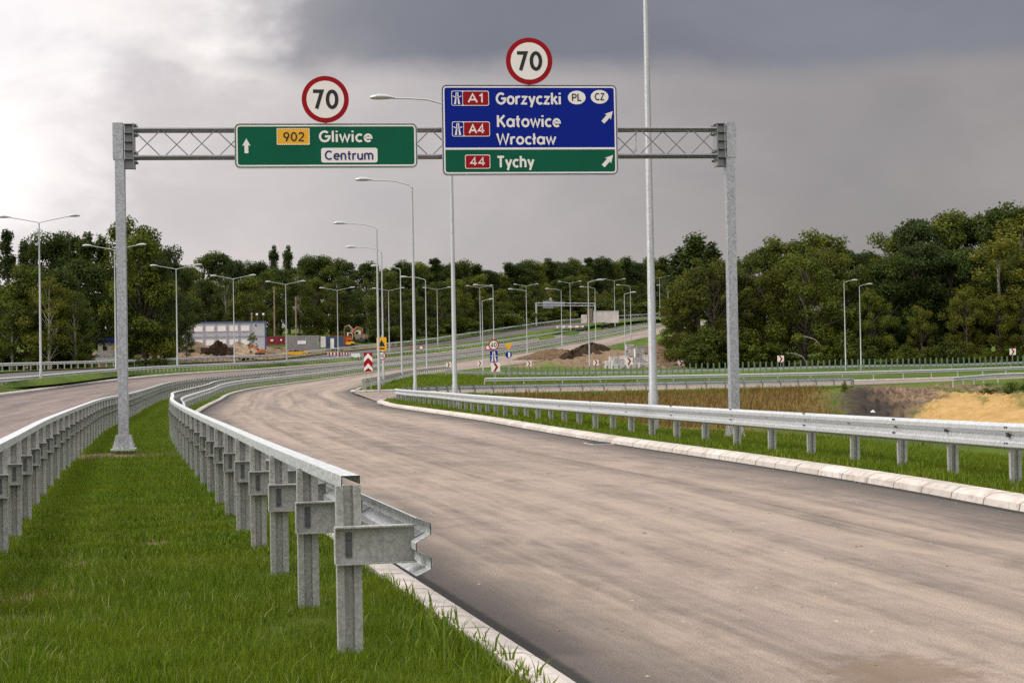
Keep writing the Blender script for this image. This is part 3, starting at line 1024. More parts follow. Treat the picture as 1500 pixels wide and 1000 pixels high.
# start exactly at the first post seen in the photograph
P1 = np.vstack([[(-.935, 9.62, .0)], P1[P1[:, 1] > 10.6]])
guard_rail('tall galvanised crash barrier with open end in the foreground, left of the dusty road', P1, 1, 2.0, 'tall', 100, top_rail=True)
P2 = np.array([(x, y, z) for y, x, z in spline(RAIL2, 14)])
P2 = P2[(P2[:, 1] > 11) & (P2[:, 1] < 500)]
P2[:, 2] += .02
guard_rail('tall galvanised crash barrier at left edge of the grass median, beside left road', P2, -1, 2.0, 'tall', 100, top_rail=True)
guard_rail('long low guard rail on far side of left road, below the double-arm lamps', shift(fB_L, -1.5, 60, 490, .2), 1, 2.0, 'far')
guard_rail('thin guard rail beyond the far dark carriageway, in front of the trees', shift(fC_L, -1.3, 110, 560, .15), 1, 3.0, 'far')
P5 = [(8.6, 5, .1), (7.6, 12, .1), (6.55, 18, .1), (6.03, 21.4, .08), (5.5, 25.8, .05), (4.35, 32.3, .04), (3.18, 38.3, .04), (2.4, 43, .03), (1.0, 51, .02), (-1.4, 65, .02), (-3.5, 79, .02), (-5.6, 91, .03),
      (-6.7, 99, .05), (-6.4, 107, .05), (-5.0, 116, .05), (-2.0, 122, .03), (5, 127, .02), (14, 133, 0), (24, 140, 0), (28.5, 143, 0)]
guard_rail('galvanised guard rail right of the dusty road, curving round into the side ramp', spline(P5, 10), -1, 2.0, 'low')
isl_rail = [(-11.6, 133, .55), (-11.9, 140, .6), (-11.9, 154, .75), (-12.2, 187, 1.15), (-11.2, 212, 1.55), (-8.6, 238, 2.0)]
guard_rail('short guard rail on the grass island behind the red and white arrow board', spline(isl_rail, 10), -1, 2.0, 'far')
P7 = offset_line(SDF, -2.2)
P7 = P7[P7[:, 0] > -2.5]
P7[:, 2] = height(P7[:, 0], P7[:, 1], False)
guard_rail('grey guard rail along the far side of the side ramp', P7, 1, 4.0, 'far')
P8 = np.array([(xof(u, d), d, at(u, v, d)[2]) for u, v, d in [(655, 552, 206), (760, 554, 208), (900, 553, 210), (1050, 549.5, 211), (1260, 544, 212), (1400, 542, 214), (1520, 538, 216)]])
P8[:, 2] += 0.02
P8 = spline(P8, 6)
guard_rail('pale guard rail behind the row of green slats', offset_line(P8, -1.0), -1, 4.0, 'far')
P9 = np.array([at(u, v, d) for u, v, d in [(1396, 565, 128), (1430, 561, 136), (1460, 557, 142), (1520, 556, 145), (1600, 556, 146)]])
P9[:, 2] = height(P9[:, 0], P9[:, 1], False) - .05
guard_rail('short guard rail at the right edge beside the sandy track', spline(P9, 5), 1, 4.0, 'far')

# row of green anti-glare slats
gs = empty('glare_screen', tuple(P8[0]), 0, 'long row of upright green slats standing before the wood', 'glare screen')
slat_me = MB().box((0, 0, .78), (.17, .035, 1.45)).mesh('slat', M['slat_green'])
S8 = np.array([(xof(u, d), d, 0) for u, d in [(741, 203), (900, 204), (1050, 205), (1260, 207), (1400, 209), (1520, 211)]])
S8 = resample(spline(S8, 6), .715)[:92]
S8[:, 2] = height(S8[:, 0], S8[:, 1], False)
for q in S8:
    link('slat', slat_me, gs, tuple(q - P8[0]), .15)

# ------------------------------------------------------------------ stroke lettering
def arc(cx, cy, rx, ry, a0, a1, n=14):
    return [(cx + rx * math.cos(R(a0 + (a1 - a0) * k / n)), cy + ry * math.sin(R(a0 + (a1 - a0) * k / n))) for k in range(n + 1)]


_arch = arc(.29, .42, .22, .26, 180, 0) + [(.51, .0)]
GL = {
    'G': (.88, [arc(.44, .5, .37, .43, 48, 360, 22) + [(.46, .5)]]),
    'l': (.20, [[(.09, 0), (.09, 1.0)]]),
    'i': (.20, [[(.09, 0), (.09, .70)], [(.09, .86), (.09, 1.0)]]),
    'w': (.84, [[(.04, .70), (.24, .05), (.42, .66), (.60, .05), (.80, .70)]]),
    'c': (.56, [arc(.33, .36, .26, .30, 48, 312)]),
    'e': (.64, [[(.07, .37), (.57, .37)] + arc(.33, .36, .26, .30, 2, 315)]),
    'C': (.80, [arc(.44, .5, .37, .43, 46, 314, 22)]),
    'n': (.62, [[(.08, 0), (.08, .70)], _arch]),
    't': (.40, [[(.17, .95), (.17, .2)] + arc(.29, .19, .12, .13, 180, 280, 6), [(.02, .64), (.36, .64)]]),
    'r': (.42, [[(.08, 0), (.08, .70)], arc(.30, .42, .22, .23, 175, 62, 8)]),
    'u': (.62, [[(.08, .70), (.08, .30)] + arc(.30, .30, .22, .24, 180, 355), [(.53, .70), (.53, 0)]]),
    'm': (.98, [[(.08, 0), (.08, .70)], [(x - .02, y) for x, y in _arch], [(x + .38, y) for x, y in _arch]]),
    'o': (.64, [arc(.32, .36, .26, .30, 0, 360, 22)]),
    'z': (.56, [[(.05, .64), (.46, .64), (.07, .07), (.51, .07)]]),
    'y': (.58, [[(.05, .70), (.29, .08)], [(.53, .70), (.20, -.24)]]),
    'k': (.58, [[(.08, 0), (.08, 1.0)], [(.50, .70), (.14, .34)], [(.25, .42), (.54, 0)]]),
    'K': (.70, [[(.08, 0), (.08, 1)], [(.62, 1), (.13, .46)], [(.27, .58), (.66, 0)]]),
    'a': (.68, [arc(.33, .36, .26, .30, 0, 360, 22), [(.60, .70), (.60, 0)]]),
    'W': (1.06, [[(.04, 1), (.29, .04), (.53, .92), (.77, .04), (1.02, 1)]]),
    'ł': (.26, [[(.12, 0), (.12, 1.0)], [(-.02, .42), (.27, .64)]]),
    'T': (.68, [[(.03, .93), (.65, .93)], [(.34, .87), (.34, 0)]]),
    'h': (.62, [[(.08, 0), (.08, 1.0)], _arch]),
    'A': (.76, [[(.04, 0), (.38, .96), (.72, 0)], [(.18, .31), (.58, .31)]]),
    'P': (.62, [[(.08, 0), (.08, 1)], [(.12, .93), (.32, .93)] + arc(.32, .69, .24, .24, 85, -85) + [(.12, .45)]]),
    'L': (.54, [[(.08, 1), (.08, .07), (.52, .07)]]),
    'Z': (.64, [[(.05, .93), (.54, .93), (.06, .07), (.60, .07)]]),
    '7': (.58, [[(.03, .93), (.50, .93), (.21, 0)]]),
    '0': (.64, [arc(.32, .5, .245, .43, 0, 360, 24)]),
    '9': (.62, [arc(.31, .66, .23, .27, 0, 360, 20), [(.535, .60), (.28, 0)]]),
    '2': (.60, [arc(.29, .68, .22, .25, 165, -35) + [(.07, .07), (.55, .07)]]),
    '4': (.66, [[(.45, 0), (.45, 1), (.06, .28), (.62, .28)]]),
    '5': (.60, [[(.50, .93), (.14, .93), (.11, .55)] + arc(.28, .35, .25, .28, 120, -140)]),
    '1': (.38, [[(.06, .74), (.25, .96), (.25, 0)]]),
}


def ribbon(mb, pts, w, x0, z0, s, y, mi=0):
    P = [Vector((p[0], p[1])) for p in pts]
    closed = (P[0] - P[-1]).length < 1e-3
    if closed:
        P = P[:-1]
    n = len(P)
    Ls, Rs = [], []
    for i, p in enumerate(P):
        a = P[(i - 1) % n] if (closed or i > 0) else None
        b = P[(i + 1) % n] if (closed or i < n - 1) else None
        d1 = (p - a).normalized() if a is not None else None
        d2 = (b - p).normalized() if b is not None else None
        d1 = d1 or d2
        d2 = d2 or d1
        n1, n2 = Vector((-d1.y, d1.x)), Vector((-d2.y, d2.x))
        m = n1 + n2
        m = m.normalized() if m.length > 1e-4 else n1
        k = min(1.7, 1 / max(.3, m.dot(n1)))
        Ls.append(p + m * (w / 2 * k))
        Rs.append(p - m * (w / 2 * k))
    vs = [(x0 + q.x * s, y, z0 + q.y * s) for q in Ls + Rs]
    fs = [(i, i + n, (i + 1) % n + n, (i + 1) % n) for i in range(n if closed else n - 1)]
    mb.add(vs, fs, mi)


def text_width(t, s, gap=.10):
    return sum(GL[c][0] + gap for c in t) * s - gap * s


def text(mb, t, x, z, s, y, weight=.17, gap=.10, stretch=1.0, mi=0):
    """x, z = lower left corner; s = cap height; written on the plane y facing -Y"""
    k = 0
    for c in t:
        w, strokes = GL[c]
        for st in strokes:
            ribbon(mb, [(p[0] * stretch, p[1]) for p in st], weight, x, z, s, y - 0.0004 * (k % 4), mi)
            k += 1
        x += (w * stretch + gap) * s
    return x


def rrect(x0, z0, x1, z1, r, n=5):
    pts = []
    for cx, cz, a in ((x1 - r, z0 + r, -90), (x1 - r, z1 - r, 0), (x0 + r, z1 - r, 90), (x0 + r, z0 + r, 180)):
        pts += [(cx + r * math.cos(R(a + 90 * k / n)), cz + r * math.sin(R(a + 90 * k / n))) for k in range(n + 1)]
    return pts


def ring(mb, outer, inner, y0, y1, mi=0):
    """frame between two outlines of equal length, extruded y0 (front) .. y1"""
    n = len(outer)
    vs = [(x, y, z) for y in (y0, y1) for pts in (outer, inner) for x, z in pts]
    fs = []
    for k in range(n):
        j = (k + 1) % n
        fs += [(k, j, n + j, n + k), (2 * n + j, 2 * n + k, 3 * n + k, 3 * n + j), (k, 2 * n + k, 2 * n + j, j), (n + k, n + j, 3 * n + j, 3 * n + k)]
    mb.add(vs, fs, mi)


# ------------------------------------------------------------------ sign gantry over the dusty road
G0 = at(181.5, 661, 36.5)
G1 = at(1076.5, 652, 38.0)
G0[2], G1[2] = 0.10, 0.02
GYAW = math.atan2(G1[1] - G0[1], G1[0] - G0[0])
GLEN = math.hypot(G1[1] - G0[1], G1[0] - G0[0])
gx, gy = math.cos(GYAW), math.sin(GYAW)


def gloc(u, v, off=-.36):
    """photo pixel -> (along the gantry, height above its foot) on the plane of the signs"""
    o = np.array([G0[0] + gy * -off * -1 * -1, G0[1], 0])
    nrm = np.array([-gy, gx, 0])
    o = np.array([G0[0], G0[1], 0]) + nrm * off
    q = ray(u, v)
    c = np.array([0, 0, EYE])
    t = ((o - c) @ nrm) / (q @ nrm)
    p = c + q * t
    return float((p - o) @ np.array([gx, gy, 0])), float(p[2])


def gworld(s, off, z):
    return (G0[0] + gx * s - gy * off, G0[1] + gy * s + gx * off, z)


gan = empty('sign_gantry', (G0[0], G0[1], 0), GYAW, 'galvanised lattice gantry spanning the dusty road, carrying two large direction signs', 'sign gantry')
ztop = gloc(170, 181, 0)[1]
zu, zl = gloc(240, 191, 0)[1], gloc(240, 231, 0)[1]
for k, (sx, zb, sg) in enumerate(((0.0, G0[2], 1), (GLEN, G1[2], -1))):
    mb = MB()
    mb.box((sx, 0, (zb + .06 + zl - .05) / 2), (.20, .25, zl - .05 - zb - .06), top=(.98, .98))
    mb.box((sx - sg * .03, 0, (zl - .045 + ztop) / 2), (.215, .27, ztop - zl + .045))
    po = mb.build('post', M['galv_spangle'], gan)
    mb = MB()
    mb.box((sx, 0, zb + .03), (.50, .52, .04))
    mb.build('base_plate', M['galv'], po)
    for dx in (-1, 1):
        for dy in (-.10, .10):
            v0, v1 = sx + dx * .105, sx + dx * .22
            pl = [(v0, zb + .055), (v1, zb + .055), (v1 - dx * .01, zb + .10), (v0 + dx * .05, zb + .34), (v0, zb + .34)]
            if dx < 0:
                pl = pl[::-1]
            MB().prism(pl, dy - .008, dy + .008).build('gusset', M['galv'], po)
    for bx_, by_ in ((-.19, -.2), (-.19, .2), (.19, -.2), (.19, .2), (0, -.22)):
        MB().tube([(sx + bx_, by_, zb + .045), (sx + bx_, by_, zb + .13)], .02, 7).build('anchor_bolt', M['galv'], po)
    # flange with its stack of stiffeners between post and truss
    mb = MB()
    xa, xb = sx + sg * .085, sx + sg * .30
    z0, z1 = zl - .24, ztop - .02
    mb.box((xb, 0, (z0 + z1) / 2), (.025, .36, z1 - z0))
    mb.box(((xa + xb) / 2, .0, (z0 + z1) / 2), (abs(xb - xa) - .03, .012, z1 - z0 - .02))
    for j in range(6):
        z = z0 + .012 + (z1 - z0 - .024) * j / 5
        mb.box(((xa + xb) / 2, 0, z), (abs(xb - xa) - .03, .30, .012))
    for zc in (zu, zl):
        for dy in (-.14, .14):
            for dz in (-.10, .10):
                mb.tube([(xb + sg * .012, dy, zc + dz), (xb + sg * .07, dy, zc + dz)], .028, 6)
        pl = [(xb + sg * .013, zc + .12), (xb + sg * .12, zc), (xb + sg * .013, zc - .12)]
        mb.prism(pl if sg < 0 else pl[::-1], -.01, .01)
    mb.build('flange', [M['chord']], po)  # dark steel paints the shade between the stiffeners into the colour
xs, xe = .31, GLEN - .31
mb = MB()
for z in (zu, zl):
    for y in (-.16, .16):
        mb.tube([(xs, y, z), (xe, y, z)], .037, 10)
mb.build('chord', M['chord'], gan)
mb = MB()
nb = 22
for y in (-.16, .16):
    for k in range(nb):
        a, b = xs + (xe - xs) * k / nb, xs + (xe - xs) * (k + 1) / nb
        up = (k % 2 == 0) == (y < 0)
        mb.tube([(a + .02, y, zl + .03 if up else zu - .03), (b - .02, y, zu - .03 if up else zl + .03)], .012, 6)
for k in range(0, nb + 1, 2):
    a = xs + (xe - xs) * k / nb
    for z in (zu, zl):
        mb.tube([(a, -.13, z), (a, .13, z)], .012, 6)
mb.build('lattice', M['chord'], gan)
mb = MB()
hook = gloc(931, 205, 0)[0]
mb.box((hook, -.02, (zu + zl) / 2 + .03), (.05, .05, .42))
mb.box((hook - .03, -.02, zl + .12), (.09, .05, .05))
mb.build('cable_box', M['galv'], gan)


def sign_root(name, label, cat, group=None):
    e = empty(name, (G0[0] - gy * -.36, G0[1] + gx * -.36, 0), GYAW, label, cat, group)
    return e


def arrow_poly(cx, cz, size, ang_, ):
    base = [(-.11, -.5), (.11, -.5), (.11, .08), (.30, .02), (0, .5), (-.30, .02), (-.11, .08)]
    base = [(-.13, -.5), (.13, -.5), (.13, .05), (.28, -.02), (0, .5), (-.28, -.02), (-.13, .05)]
    c, s = math.cos(ang_), math.sin(ang_)
    return [(cx + size * (x * c - z * s), cz + size * (x * s + z * c)) for x, z in base]


def flat(mb, poly, y, mi=0):
    n = len(poly)
    mb.add([(x, y, z) for x, z in poly], [tuple(range(n))], mi)


def px_rect(u0, v0, u1, v1):
    """rectangle on the sign plane from two opposite photograph corners, squared up"""
    x0, za = gloc(u0, (v0 + v1) / 2)[0], gloc((u0 + u1) / 2, v1)[1]
    x1, zb = gloc(u1, (v0 + v1) / 2)[0], gloc((u0 + u1) / 2, v0)[1]
    return x0, za, x1, zb


def put_text(parent, name, t, u0, u1, vb, vt, mat, y=-.034, weight=.19):
    """word whose capitals fill photograph columns u0..u1 between rows vt (top) and vb (base)"""
    x0, z0 = gloc(u0, vb)
    x1, _ = gloc(u1, vb)
    _, z1 = gloc((u0 + u1) / 2, vt)
    zc = gloc((u0 + u1) / 2, vb)[1]
    s = z1 - zc
    w = text_width(t, s)
    k = (x1 - x0) / w
    mb = MB()
    text(mb, t, x0, zc, s, y, weight, .10 * k, k)
    return mb.build(name, mat, parent)


def sign_panel(root, rect, mat, rim=.055, corner=.10):
    x0, z0, x1, z1 = rect
    mb = MB()
    mb.prism(rrect(x0, z0, x1, z1, corner), -.026, .006)
    mb.build('panel', mat, root)
    mb = MB()
    ring(mb, rrect(x0 + .022, z0 + .022, x1 - .022, z1 - .022, corner - .02), rrect(x0 + rim, z0 + rim, x1 - rim, z1 - rim, .05), -.0305, -.0262)
    mb.build('border', M['sign_white'], root)
    mb = MB()
    ring(mb, rrect(x0 - .012, z0 - .012, x1 + .012, z1 + .012, corner + .012), rrect(x0 + .004, z0 + .004, x1 - .004, z1 - .004, corner - .004), -.034, .03)
    for zz in (z0 + (z1 - z0) * .25, z0 + (z1 - z0) * .75):
        mb.box(((x0 + x1) / 2, .03, zz), (x1 - x0 - .1, .04, .06))
    for xx in (x0 + .5, x1 - .5):
        mb.box((xx, .1, (z0 + z1) / 2), (.06, .10, (z1 - z0) * .9))
    mb.build('frame', M['galv_post'], root)


# --- green sign
sg_ = sign_root('direction_sign', 'long green direction sign reading Gliwice and Centrum on the gantry', 'direction sign')
rect = px_rect(344.5, 182, 610.5, 245.5)
sign_panel(sg_, rect, M['sign_green'])
x0, z0, x1, z1 = px_rect(405.5, 188.5, 453.5, 212.5)
mb = MB()
mb.prism(rrect(x0, z0, x1, z1, .03), -.032, -.0265)
bd = mb.build('route_badge', M['sign_yellow'], sg_)
mb = MB()
nd = 15
for k in range(nd):
    xx = x0 + (x1 - x0) * (k + .5) / nd
    for zz in (z0 + .008, z1 - .008):
        mb.box((xx, -.0335, zz), ((x1 - x0) / nd * .5, .002, .024))
for k in range(7):
    zz = z0 + (z1 - z0) * (k + .5) / 7
    for xx in (x0 + .008, x1 - .008):
        mb.box((xx, -.0335, zz), (.024, .002, (z1 - z0) / 7 * .5))
mb.build('dashed_edge', M['sign_white'], bd)
put_text(bd, 'number', '902', 415, 446, 207.5, 194, M['sign_black'], -.036, .16)
put_text(sg_, 'lettering', 'Gliwice', 467.5, 545, 208.5, 192, M['sign_white'], -.0345)
x0, z0, x1, z1 = px_rect(470.5, 217, 553, 238.5)
pl = MB().prism(rrect(x0, z0, x1, z1, .05), -.0325, -.0265).build('name_plate', M['sign_white'], sg_)
put_text(pl, 'lettering', 'Centrum', 476, 547, 234.5, 221, M['sign_navy'], -.036, .18)
mb = MB()
c = gloc(361, 214)
flat(mb, arrow_poly(c[0], c[1], .32, 0), -.032)
mb.build('arrow', M['sign_white'], sg_)

# --- blue and green sign
sb = sign_root('direction_sign', 'large blue and green direction sign reading Gorzyczki, Katowice, Wrocław and Tychy', 'direction sign')
xa = gloc(648, 190)[0]
xb = gloc(903.5, 190)[0]
zt = gloc(775, 125.5)[1]
zm = gloc(775, 218)[1]
zb = gloc(775, 256)[1]
sign_panel(sb, (xa, zb, xb, zt), M['sign_blue'])
MB().prism(rrect(xa + .056, zb + .056, xb - .056, zm - .022, .04), -.0295, -.0266).build('lower_panel', M['sign_green'], sb)
MB().prism([(xa + .05, zm - .022), (xb - .05, zm - .022), (xb - .05, zm + .022), (xa + .05, zm + .022)], -.0298, -.0268).build('divider', M['sign_white'], sb)
put_text(sb, 'lettering', 'Gorzyczki', 726.5, 821.5, 153.5, 136.5, M['sign_white'])
put_text(sb, 'lettering', 'Katowice', 728, 820.5, 186.5, 169.5, M['sign_white'])
put_text(sb, 'lettering', 'Wrocław', 727.5, 814, 212, 196, M['sign_white'])
put_text(sb, 'lettering', 'Tychy', 728, 782, 245.5, 229, M['sign_white'])


def badge(u0, v0, u1, v1, t, split=None):
    x0, z0, x1, z1 = px_rect(u0, v0, u1, v1)
    o_ = MB().prism(rrect(x0, z0, x1, z1, .04), -.0325, -.0300).build('route_badge', M['sign_white'], sb)
    xl = x0 + .016
    if split:
        xm = gloc(split, (v0 + v1) / 2)[0]
        MB().prism(rrect(x0 + .014, z0 + .014, xm - .008, z1 - .014, .03), -.0345, -.0327).build('motorway_panel', M['sign_blue'], o_)
        mb = MB()
        w, h = xm - x0 - .02, z1 - z0
        cx = (x0 + xm) / 2
        for s_ in (-1, 1):
            flat(mb, [(cx + s_ * w * .10 - w * .0, z0 + h * .10), (cx + s_ * w * .30, z0 + h * .10), (cx + s_ * w * .18, z0 + h * .50), (cx + s_ * w * .06, z0 + h * .50)][::s_], -.0352)
            flat(mb, [(cx + s_ * w * .05, z0 + h * .62), (cx + s_ * w * .16, z0 + h * .62), (cx + s_ * w * .11, z0 + h * .90), (cx + s_ * w * .03, z0 + h * .90)][::s_], -.0352)
            flat(mb, [(cx + s_ * w * .14, z0 + h * .53), (cx + s_ * w * .42, z0 + h * .62), (cx + s_ * w * .42, z0 + h * .68), (cx + s_ * w * .14, z0 + h * .59)][::s_], -.0354)
        flat(mb, [(cx - w * .2, z0 + h * .53), (cx + w * .2, z0 + h * .53), (cx + w * .2, z0 + h * .58), (cx - w * .2, z0 + h * .58)], -.0356)
        mb.build('motorway_symbol', M['sign_white'], o_)
        xl = xm + .006
    MB().prism(rrect(xl, z0 + .016, x1 - .016, z1 - .016, .03), -.0345, -.0327).build('red_panel', M['sign_red'], o_)
    mid = ((split or u0) + u1) / 2
    hw = (u1 - (split or u0)) * .30
    put_text(o_, 'number', t, mid - hw, mid + hw, v1 - 5, v0 + 4.5, M['sign_white'], -.0362, .19)


badge(661, 133.5, 716, 155.5, 'A1', 677.5)
badge(662, 178.5, 717.5, 200.5, 'A4', 679)
badge(681, 227, 718, 247.5, '44')
for u, v, t in ((844.5, 143.5, 'PL'), (878, 142.5, 'CZ')):
    c = gloc(u, v)
    rx, rz_ = gloc(u + 13, v)[0] - c[0], gloc(u, v - 10)[1] - c[1]
    ov = MB().prism([(c[0] + rx * math.cos(k * math.pi / 14), c[1] + rz_ * math.sin(k * math.pi / 14)) for k in range(28)], -.0325, -.0265).build('country_badge', M['sign_white'], sb)
    put_text(ov, 'lettering', t, u - 7, u + 7, v + 5, v - 5.5, M['sign_black'], -.036, .17)
mb = MB()
for u, v in ((890, 171.5), (890.5, 235.5)):
    c = gloc(u, v)
    flat(mb, arrow_poly(c[0], c[1], .33, R(-43)), -.032)
    mb.build('arrow', M['sign_white'], sb)
    mb = MB()


def round_limit(u, v, r_px, label, num='70'):
    e = sign_root('speed_limit_sign', label, 'speed limit sign', 'round speed limit signs on the gantry')
    c = gloc(u, v, -.40)
    r = gloc(u + r_px, v, -.40)[0] - c[0]
    MB().disc((0, 0), r, -.02, .0, 56).build('plate', M['sign_red'], e).location = (c[0], -.04, c[1])
    MB().disc((0, 0), r * .795, -.0245, -.0203, 56).build('face', M['sign_white'], e).location = (c[0], -.04, c[1])
    mb = MB()
    s = r * .80
    w = text_width(num, s, .14)
    text(mb, num, -w / 2 * 1.0, -s / 2, s, -.027, .19, .14)
    mb.build('number', M['sign_black'], e).location = (c[0], -.04, c[1])
    mb = MB()
    mb.tube([(0, .10, -r * .7), (0, .10, -r * 1.35)], .03, 8)
    mb.box((0, .05, -r * .3), (.05, .1, .05))
    mb.box((0, .012, r * .3), (r * 1.2, .02, .04)).box((0, .012, -r * .3), (r * 1.2, .02, .04))
    mb.build('bracket', M['galv_post'], e).location = (c[0], -.04, c[1])


round_limit(476.5, 146, 34.5, 'round red and white 70 sign above the long green sign')
round_limit(775, 90, 34, 'round red and white 70 sign above the large blue sign')

# ------------------------------------------------------------------ street lamps
def lamp_parts(nm, arms, h=12.0, reach=3.1, rise=.5, curve=True):
    """arms: list of +1 / -1 (x direction)"""
    pole = MB().tube([(0, 0, -.4), (0, 0, .02), (0, 0, .9), (0, 0, .95), (0, 0, h)], [.12, .12, .115, .098, .052], 12).mesh('pole', M['lamp_steel'])
    arms_me, heads = [], []
    for a in arms:
        if curve:
            pts = [(0, 0, h - .02), (a * .12, 0, h + rise * .28), (a * .5, 0, h + rise * .52), (a * reach * .4, 0, h + rise * .8), (a * reach * .72, 0, h + rise * .95), (a * reach, 0, h + rise)]
        else:
            pts = [(0, 0, h - .02), (a * .08, 0, h + rise * .10), (a * reach * .5, 0, h + rise * .55), (a * reach, 0, h + rise)]
        arms_me.append(MB().tube(pts, [.045] + [.034] * (len(pts) - 1), 8).mesh('arm', M['lamp_steel']))
        L = 1.0
        hb = MB()
        hp = [(a * (reach - .05 + L * t), 0, h + rise + .02 + .06 * math.sin(t * 2.6)) for t in (0, .12, .35, .65, .9, 1.0)]
        hb.tube(hp, [.05, .085, .15, .17, .12, .02], 10, squash=.7)
        heads.append(hb.mesh('lamp_head', M['lamp_steel']))
    return pole, arms_me, heads


KIND = {'double': lamp_parts('d', [-1, 1], 12, 2.2, .45, False), 'single': lamp_parts('s', [-1], 12, 2.3, .45), 'ramp': lamp_parts('r', [1], 12, 1.0, .25)}


def street_lamp(kind, u, v, d, hgt, label, group, rz=0.0, z=None):
    q = at(u, v, d)
    zz = q[2] if z is None else z
    e = empty('street_lamp', (q[0], q[1], zz), rz, label, 'street lamp', group)
    k = hgt / 12.0
    e.scale = (k, k, k)
    pole, arms_, heads = KIND[kind]
    link('pole', pole, e)
    for a, hme in zip(arms_, heads):
        ar = link('arm', a, e)
        link('lamp_head', hme, ar)
    return e


gD = 'double-arm street lamps beside the far carriageway'
for u, v, d, hh, lb in [
        (60, 557, 130, 12.0, 'tallest double-arm street lamp, at the left edge before the wood'),
        (170, 546, 167, 12.0, 'double-arm street lamp half hidden behind the left gantry post'),
        (260, 541, 203, 11.9, 'double-arm street lamp beside the small tree before the office containers'),
        (343.5, 537, 234, 12.0, 'double-arm street lamp standing before the middle of the office containers'),
        (420, 531, 265, 12.1, 'double-arm street lamp beside the left end of the grey container'),
        (495.5, 526, 306, 12.3, 'double-arm street lamp before the blue site container'),
        (570.5, 517, 340, 12.4, 'double-arm street lamp just right of the yellow roadworks sign'),
        (641.5, 505, 372, 12.0, 'double-arm street lamp between two single-arm poles, left of the blue sign post'),
        (704, 498, 392, 12.0, 'double-arm street lamp above the round 40 sign'),
        (772, 490, 420, 11.9, 'double-arm street lamp just left of the distant gantry'),
        (836, 482, 447, 12.0, 'double-arm street lamp seen through the distant gantry'),
        (901, 476, 472, 12.2, 'double-arm street lamp before the far end of the long pale wall'),
        (967, 467, 500, 12.0, 'farthest double-arm street lamp, just right of the tall near pole')]:
    street_lamp('double', u, v, d, hh, lb, gD)
gS = 'single-arm street lamps right of the dusty road'
for u, v, d, hh, lb in [
        (958, 640, 43, 13.0, 'very tall near lamp pole that leaves the top of the picture'),
        (667, 601, 76, 13.4, 'street lamp with one left arm rising behind the blue sign'),
        (608.5, 587, 101, 12.6, 'street lamp with one left arm, its head just below the green sign'),
        (555.5, 571.5, 128, 12.1, 'street lamp with one left arm on the tip of the grass island'),
        (562, 563.5, 154, 12.0, 'street lamp with one left arm just behind the island tip lamp'),
        (589, 557, 187, 12.1, 'slim street lamp midway along the grass island, left of a taller pole'),
        (625.5, 550, 217, 12.1, 'street lamp with one left arm at the far end of the grass island'),
        (724, 531, 262, 11.5, 'street lamp with one left arm behind the round 40 sign'),
        (772.5, 525, 306, 12.0, 'street lamp with one left arm beside the brown field, left of the distant gantry'),
        (823.5, 513, 345, 12.0, 'street lamp with one left arm seen before the distant gantry sign'),
        (873, 506, 362, 12.0, 'street lamp with one left arm at the right end of the distant gantry'),
        (924.5, 495, 400, 12.0, 'street lamp with one left arm at the top of the green bank'),
        (979.5, 481, 470, 11.5, 'farthest single-arm street lamp, at the edge of the right wood')]:
    z = None
    q = at(u, v, d)
    if d < 110:
        z = H(q[0], d)
    street_lamp('single', u, v, d, hh, lb, gS, R(-4), z)
gR = 'ramp lamps with a short right arm'
for u, v, d, hh, lb in [
        (708, 550, 216, 9.4, 'short ramp lamp just left of the round 40 sign'),
        (864, 554, 205, 11.5, 'tallest ramp lamp, standing at the green slats left of the paving stones'),
        (916.5, 541, 232, 10.2, 'ramp lamp standing before the stacks of paving stones'),
        (1239, 541, 220, 11.2, 'left lamp of the pair of ramp lamps before the right wood'),
        (1261.5, 541, 228, 11.1, 'right lamp of the pair of ramp lamps before the right wood')]:
    street_lamp('ramp', u, v, d, hh, lb, gR)

# ------------------------------------------------------------------ road signs
def sign_post(mbh, e, h, r=.03, name='post'):
    return MB().tube([(0, .03, -.3), (0, .03, h)], r, 8).build(name, M['galv_post'], e)


def chev_sign(u, v, d, size, label, right=True, hpost=None):
    q = at(u, v, d)
    g = H(q[0], d)
    e = empty('chevron_sign', (q[0], d, g), 0, label, 'chevron sign', 'red and white bend chevrons')
    zc = q[2] - g
    s = size / 2
    sign_post(None, e, zc + s)
    p = MB().prism([(-s, zc - s), (s, zc - s), (s, zc + s), (-s, zc + s)], -.02, .0).build('plate', M['sign_white'], e)
    k = 1 if right else -1
    pol = [(-.55, .95), (-.02, .95), (.60, 0), (-.02, -.95), (-.55, -.95), (.05, 0)]
    pol = [(x * s * k, zc + z * s) for x, z in pol]
    mb = MB()
    f1, f2 = [pol[0], pol[1], pol[2], pol[5]], [pol[5], pol[2], pol[3], pol[4]]
    for f in (f1, f2):
        flat(mb, f, -.023)
    mb.build('chevron', M['sign_red'], p)
    return e


for a in [(657, 534, 215, .62, 'chevron sign left of the tall lamp pole, on the dusty road edge'),
          (703, 532, 222, .62, 'small chevron sign just left of the 40 sign post'),
          (726, 537.5, 150, .78, 'large chevron sign below the blue motorway symbol sign'),
          (775, 532.5, 222, .66, 'chevron sign before the brown field, right of the yellow triangle'),
          (873, 531, 232, .72, 'narrow chevron sign left of the paving stone stacks'),
          (921.5, 529, 226, .95, 'chevron sign in front of the paving stone stacks'),
          (997, 532, 238, .80, 'chevron sign leaning at the foot of the brown slope by the wood'),
          (1143.5, 525.5, 219, .85, 'chevron sign before the wood, right of the gantry post'),
          (1483.5, 515, 219, .80, 'chevron sign at the right edge, before the dark wood')]:
    chev_sign(*a)

